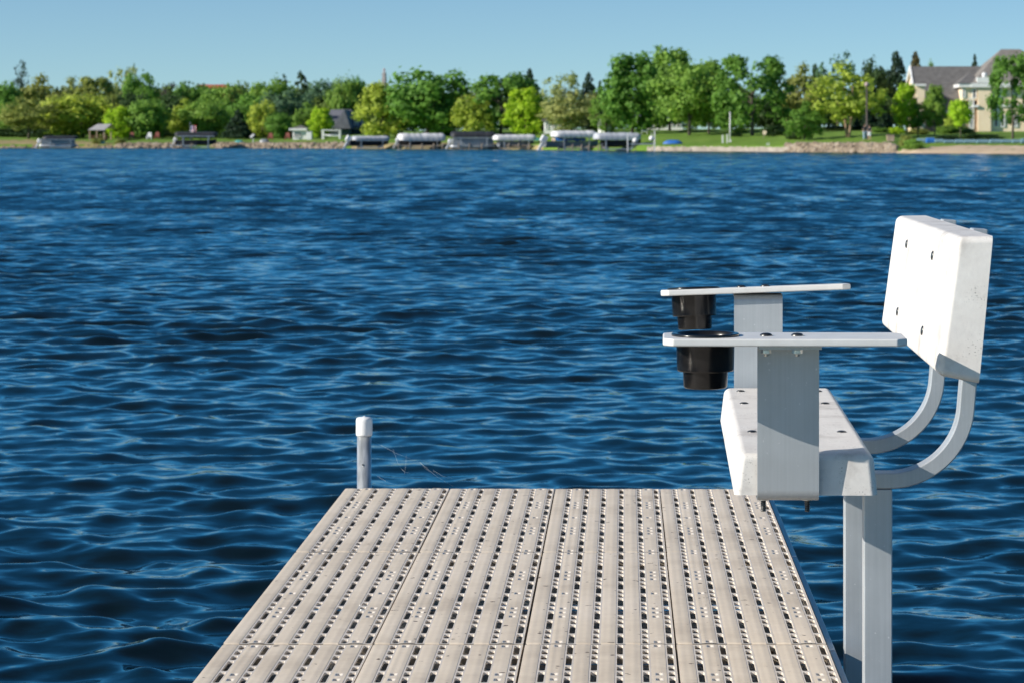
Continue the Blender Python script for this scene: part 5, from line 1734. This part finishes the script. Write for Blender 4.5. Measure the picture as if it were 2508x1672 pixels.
M_DARKTOP = varied('dark_grey_cloth', (.03, .03, .036), (.05, .048, .055), 9, .9)
M_JEAN = varied('light_blue_denim', (.26, .38, .50), (.36, .48, .60), 9, .9)
M_SHORT = varied('white_cotton', (.62, .64, .68), (.72, .74, .78), 9, .9)
person(2118, 10.0, 'person in a dark top and light blue jeans left of the lamp post', M_DARKTOP, M_JEAN, False, R(200), 1.72)
person(2129.5, 9.2, 'person in a dark top and white shorts right of the lamp post', M_DARKTOP, M_SHORT, True, R(160), 1.66, 1)

# things lying on the lawn and bank
def canoe(xs, d, L_, m, label, name='canoe', cat='canoe', W=.85, H=.42, rz=0.0):
    p = at(xs, d)
    root = thing(name, p, label, cat, None, rz)
    mb = MB(); vs = []; fs = []; S = 13; n = 9
    for i in range(S):
        t = i / (S - 1) * 2 - 1
        w = W / 2 * (1 - abs(t) ** 2.4) + .02; h = H * (1 - .25 * abs(t) ** 2) * (1 - abs(t) ** 6 * .8)
        for k in range(n):
            a = math.pi * k / (n - 1)
            vs.append((L_ / 2 * t, -w * math.cos(a), .03 + h * math.sin(a) ** .8))
    for i in range(S - 1):
        for k in range(n - 1):
            a = i * n + k; fs.append((a, a + 1, a + n + 1, a + n))
    fs += [tuple(range(n)), tuple(reversed([(S - 1) * n + k for k in range(n)]))]
    mb.add(vs, fs, 0, True)
    mb.build('hull', m, root)
    MB().tube([(-L_ / 2 * .96, 0, .05), (-L_ * .25, 0, H + .035), (0, 0, H + .045), (L_ * .25, 0, H + .035), (L_ / 2 * .96, 0, .05)], .022, 6).build('keel_strip', m, root)
canoe(1648, 4, 2.3, M_BLUE, 'bright blue upturned canoe lying on the lawn edge')
canoe(585, 5, 1.5, M_TEAL, 'small teal boat lying on the bank right of the long black canopy', 'rowing_boat', 'boat', .8, .4)
canoe(647, 7, 1.5, M_HULLG, 'small grey upturned boat on the bank left of the white shed', 'rowing_boat', 'boat', .9, .5)
canoe(1306, 9, 2.4, M_TEAL, 'long teal kayak lying behind the plain white canopy', 'kayak', 'kayak', .7, .3)
canoe(250, 3, .9, M_TEAL, 'tiny teal tub on the grassy bank below the pavilion', 'tub', 'tub', .8, .45)

def adirondack(xs, d, m, label, rz=0.0):
    p = at(xs, d); root = thing('lawn_chair', p, label, 'chair', 'lawn chairs on the far shore', rz)
    MB().box(-.3, .3, -.3, .25, .32, .38).build('seat', m, root)
    mb = MB(); M = Matrix.Translation((0, .25, .33)) @ Matrix.Rotation(R(-22), 4, 'X')
    for k in range(5): mb.box(-.29 + k * .118, -.29 + k * .118 + .10, 0, .03, 0, .75 + .05 * (2 - abs(k - 2)), M=M)
    mb.build('backrest', m, root)
    for sx in (-.36, .30):
        MB().box(sx, sx + .06, -.3, -.24, 0, .55).box(sx, sx + .06, .24, .3, 0, .55).build('leg', m, root)
        MB().box(sx - .03, sx + .09, -.36, .34, .553, .58).build('armrest', m, root)
M_REDP = varied('red_brown_plastic', (.24, .07, .05), (.30, .10, .07), 3, .6)
adirondack(322, 20, M_REDP, 'dark red lawn chair at the wood edge left of the flag')
adirondack(365, 20, M_WHITE, 'white lawn chair under the trees left of the flag')
adirondack(384, 22, M_REDP, 'dark red lawn chair just right of the white one under the trees')
adirondack(662, 18, M_REDP, 'dark red lawn chair beside the small grey upturned boat')
adirondack(704, 20, M_REDP, 'red lawn chair close to the left side of the white shed')
adirondack(1578, 30, M_WHITE, 'white lawn chair before the house hidden by the maple')

def tilted_sign():
    p = at(620, 7); root = thing('tilted_panel', p, 'white tilted panel on a post on the bank left of the white shed', 'sign')
    MB().box(-.05, .05, -.05, .05, 0, .75).build('post', M_WHITE, root)
    MB().box(-.36, .36, -.03, .03, -.16, .16, M=Matrix.Translation((-.12, -.09, 1.0)) @ Matrix.Rotation(R(-42), 4, 'Y')).build('panel', M_WHITE, root, bevel=.02)
tilted_sign()

def hanging_bundle(xs, ys0, ys1, d, label):
    Y = float(shoreY(xs)) + d; m = Y / F
    p = Vector((PX(xs, Y), Y, PZ(ys1, Y)))
    h = (ys1 - ys0) * m
    root = thing('planter', p, label, 'planter', 'white planters at the small grey dock')
    MB().lathe([(.05, 0), (.24, .06), (.31, .22), (.27, .38), (.14, .50), (.05, .58)], 16).build('bowl', M_WHITE, root)
    MB().tube([(0, 0, .55), (.02, 0, h)], .02, 6).build('hook', M_TUBE, root)
    mb = MB().tube([(0, .05, -p.z - .5), (0, .05, h), (0, .0, h + .02)], .03, 6)
    mb.build('stand', M_TUBE, root)
hanging_bundle(1556, 334, 350, -7.0, 'round white planter hanging lower, left above the small grey dock')
hanging_bundle(1596, 326, 345, -7.5, 'round white planter hanging higher, beside the right white dock post')

def net_fence():
    """pale blue floats stacked along the grass above the beach"""
    rng = random.Random(8)
    xs = 2245.0; i = 0
    labs = 'pale blue plastic float lying in the long row on the grass above the beach'
    while xs < 2520:
        w = rng.uniform(20, 32); d = 14 + rng.uniform(-.5, .5)
        p = at(xs + w / 2, d); m = px_m(xs, d)
        dark = i == 1
        root = thing('dock_float', p, 'darker blue float bundle at the left end of the pale blue row' if dark else labs, 'float', 'blue floats along the beach', rng.uniform(-.06, .06))
        l = w * m * .5 * .95; h = rng.uniform(.32, .48) if not dark else .55
        MB().prism([(-.3, .02), (.3, .02), (.33, h * .6), (.2, h), (-.2, h), (-.33, h * .6)], 'x', -l, l).build('body', M_BLUE if dark else M_PALEBLUE, root, bevel=.05, seg=2)
        MB().box(-l * .8, l * .8, -.16, .16, h + .003, h + .035).build('strap', M_PALEBLUE, root)
        xs += w; i += 1
net_fence()

# spider silk between the post and the dock end
def cobweb():
    rng = random.Random(3); mb = MB()
    a = Vector((-.742, 7.955, .70)); 
    for (p, q) in (((-.742, 7.955, .735), (-.60, 7.92, .675)), ((-.60, 7.92, .675), (-.50, 7.90, .606)), ((-.68, 7.94, .71), (-.655, 7.93, .655)), ((-.655, 7.93, .655), (-.63, 7.92, .645)),
                   ((-.64, 7.93, .694), (-.645, 7.92, .64)), ((-.60, 7.92, .675), (-.56, 7.91, .645)), ((-.742, 7.955, .64), (-.66, 7.91, .606)), ((-.5, 7.9, .63), (-.56, 7.91, .652))):
        p = Vector(p); q = Vector(q)
        m_ = (p + q) / 2 + Vector((0, 0, -.006))
        mb.tube([p, m_, q], .00010, 4)
    o = mb.build('spider_web', mat('spider_silk', (.75, .75, .75), .4))
    tag(o, 'thin torn spider web between the capped post and the dock end', 'spider web')
cobweb()
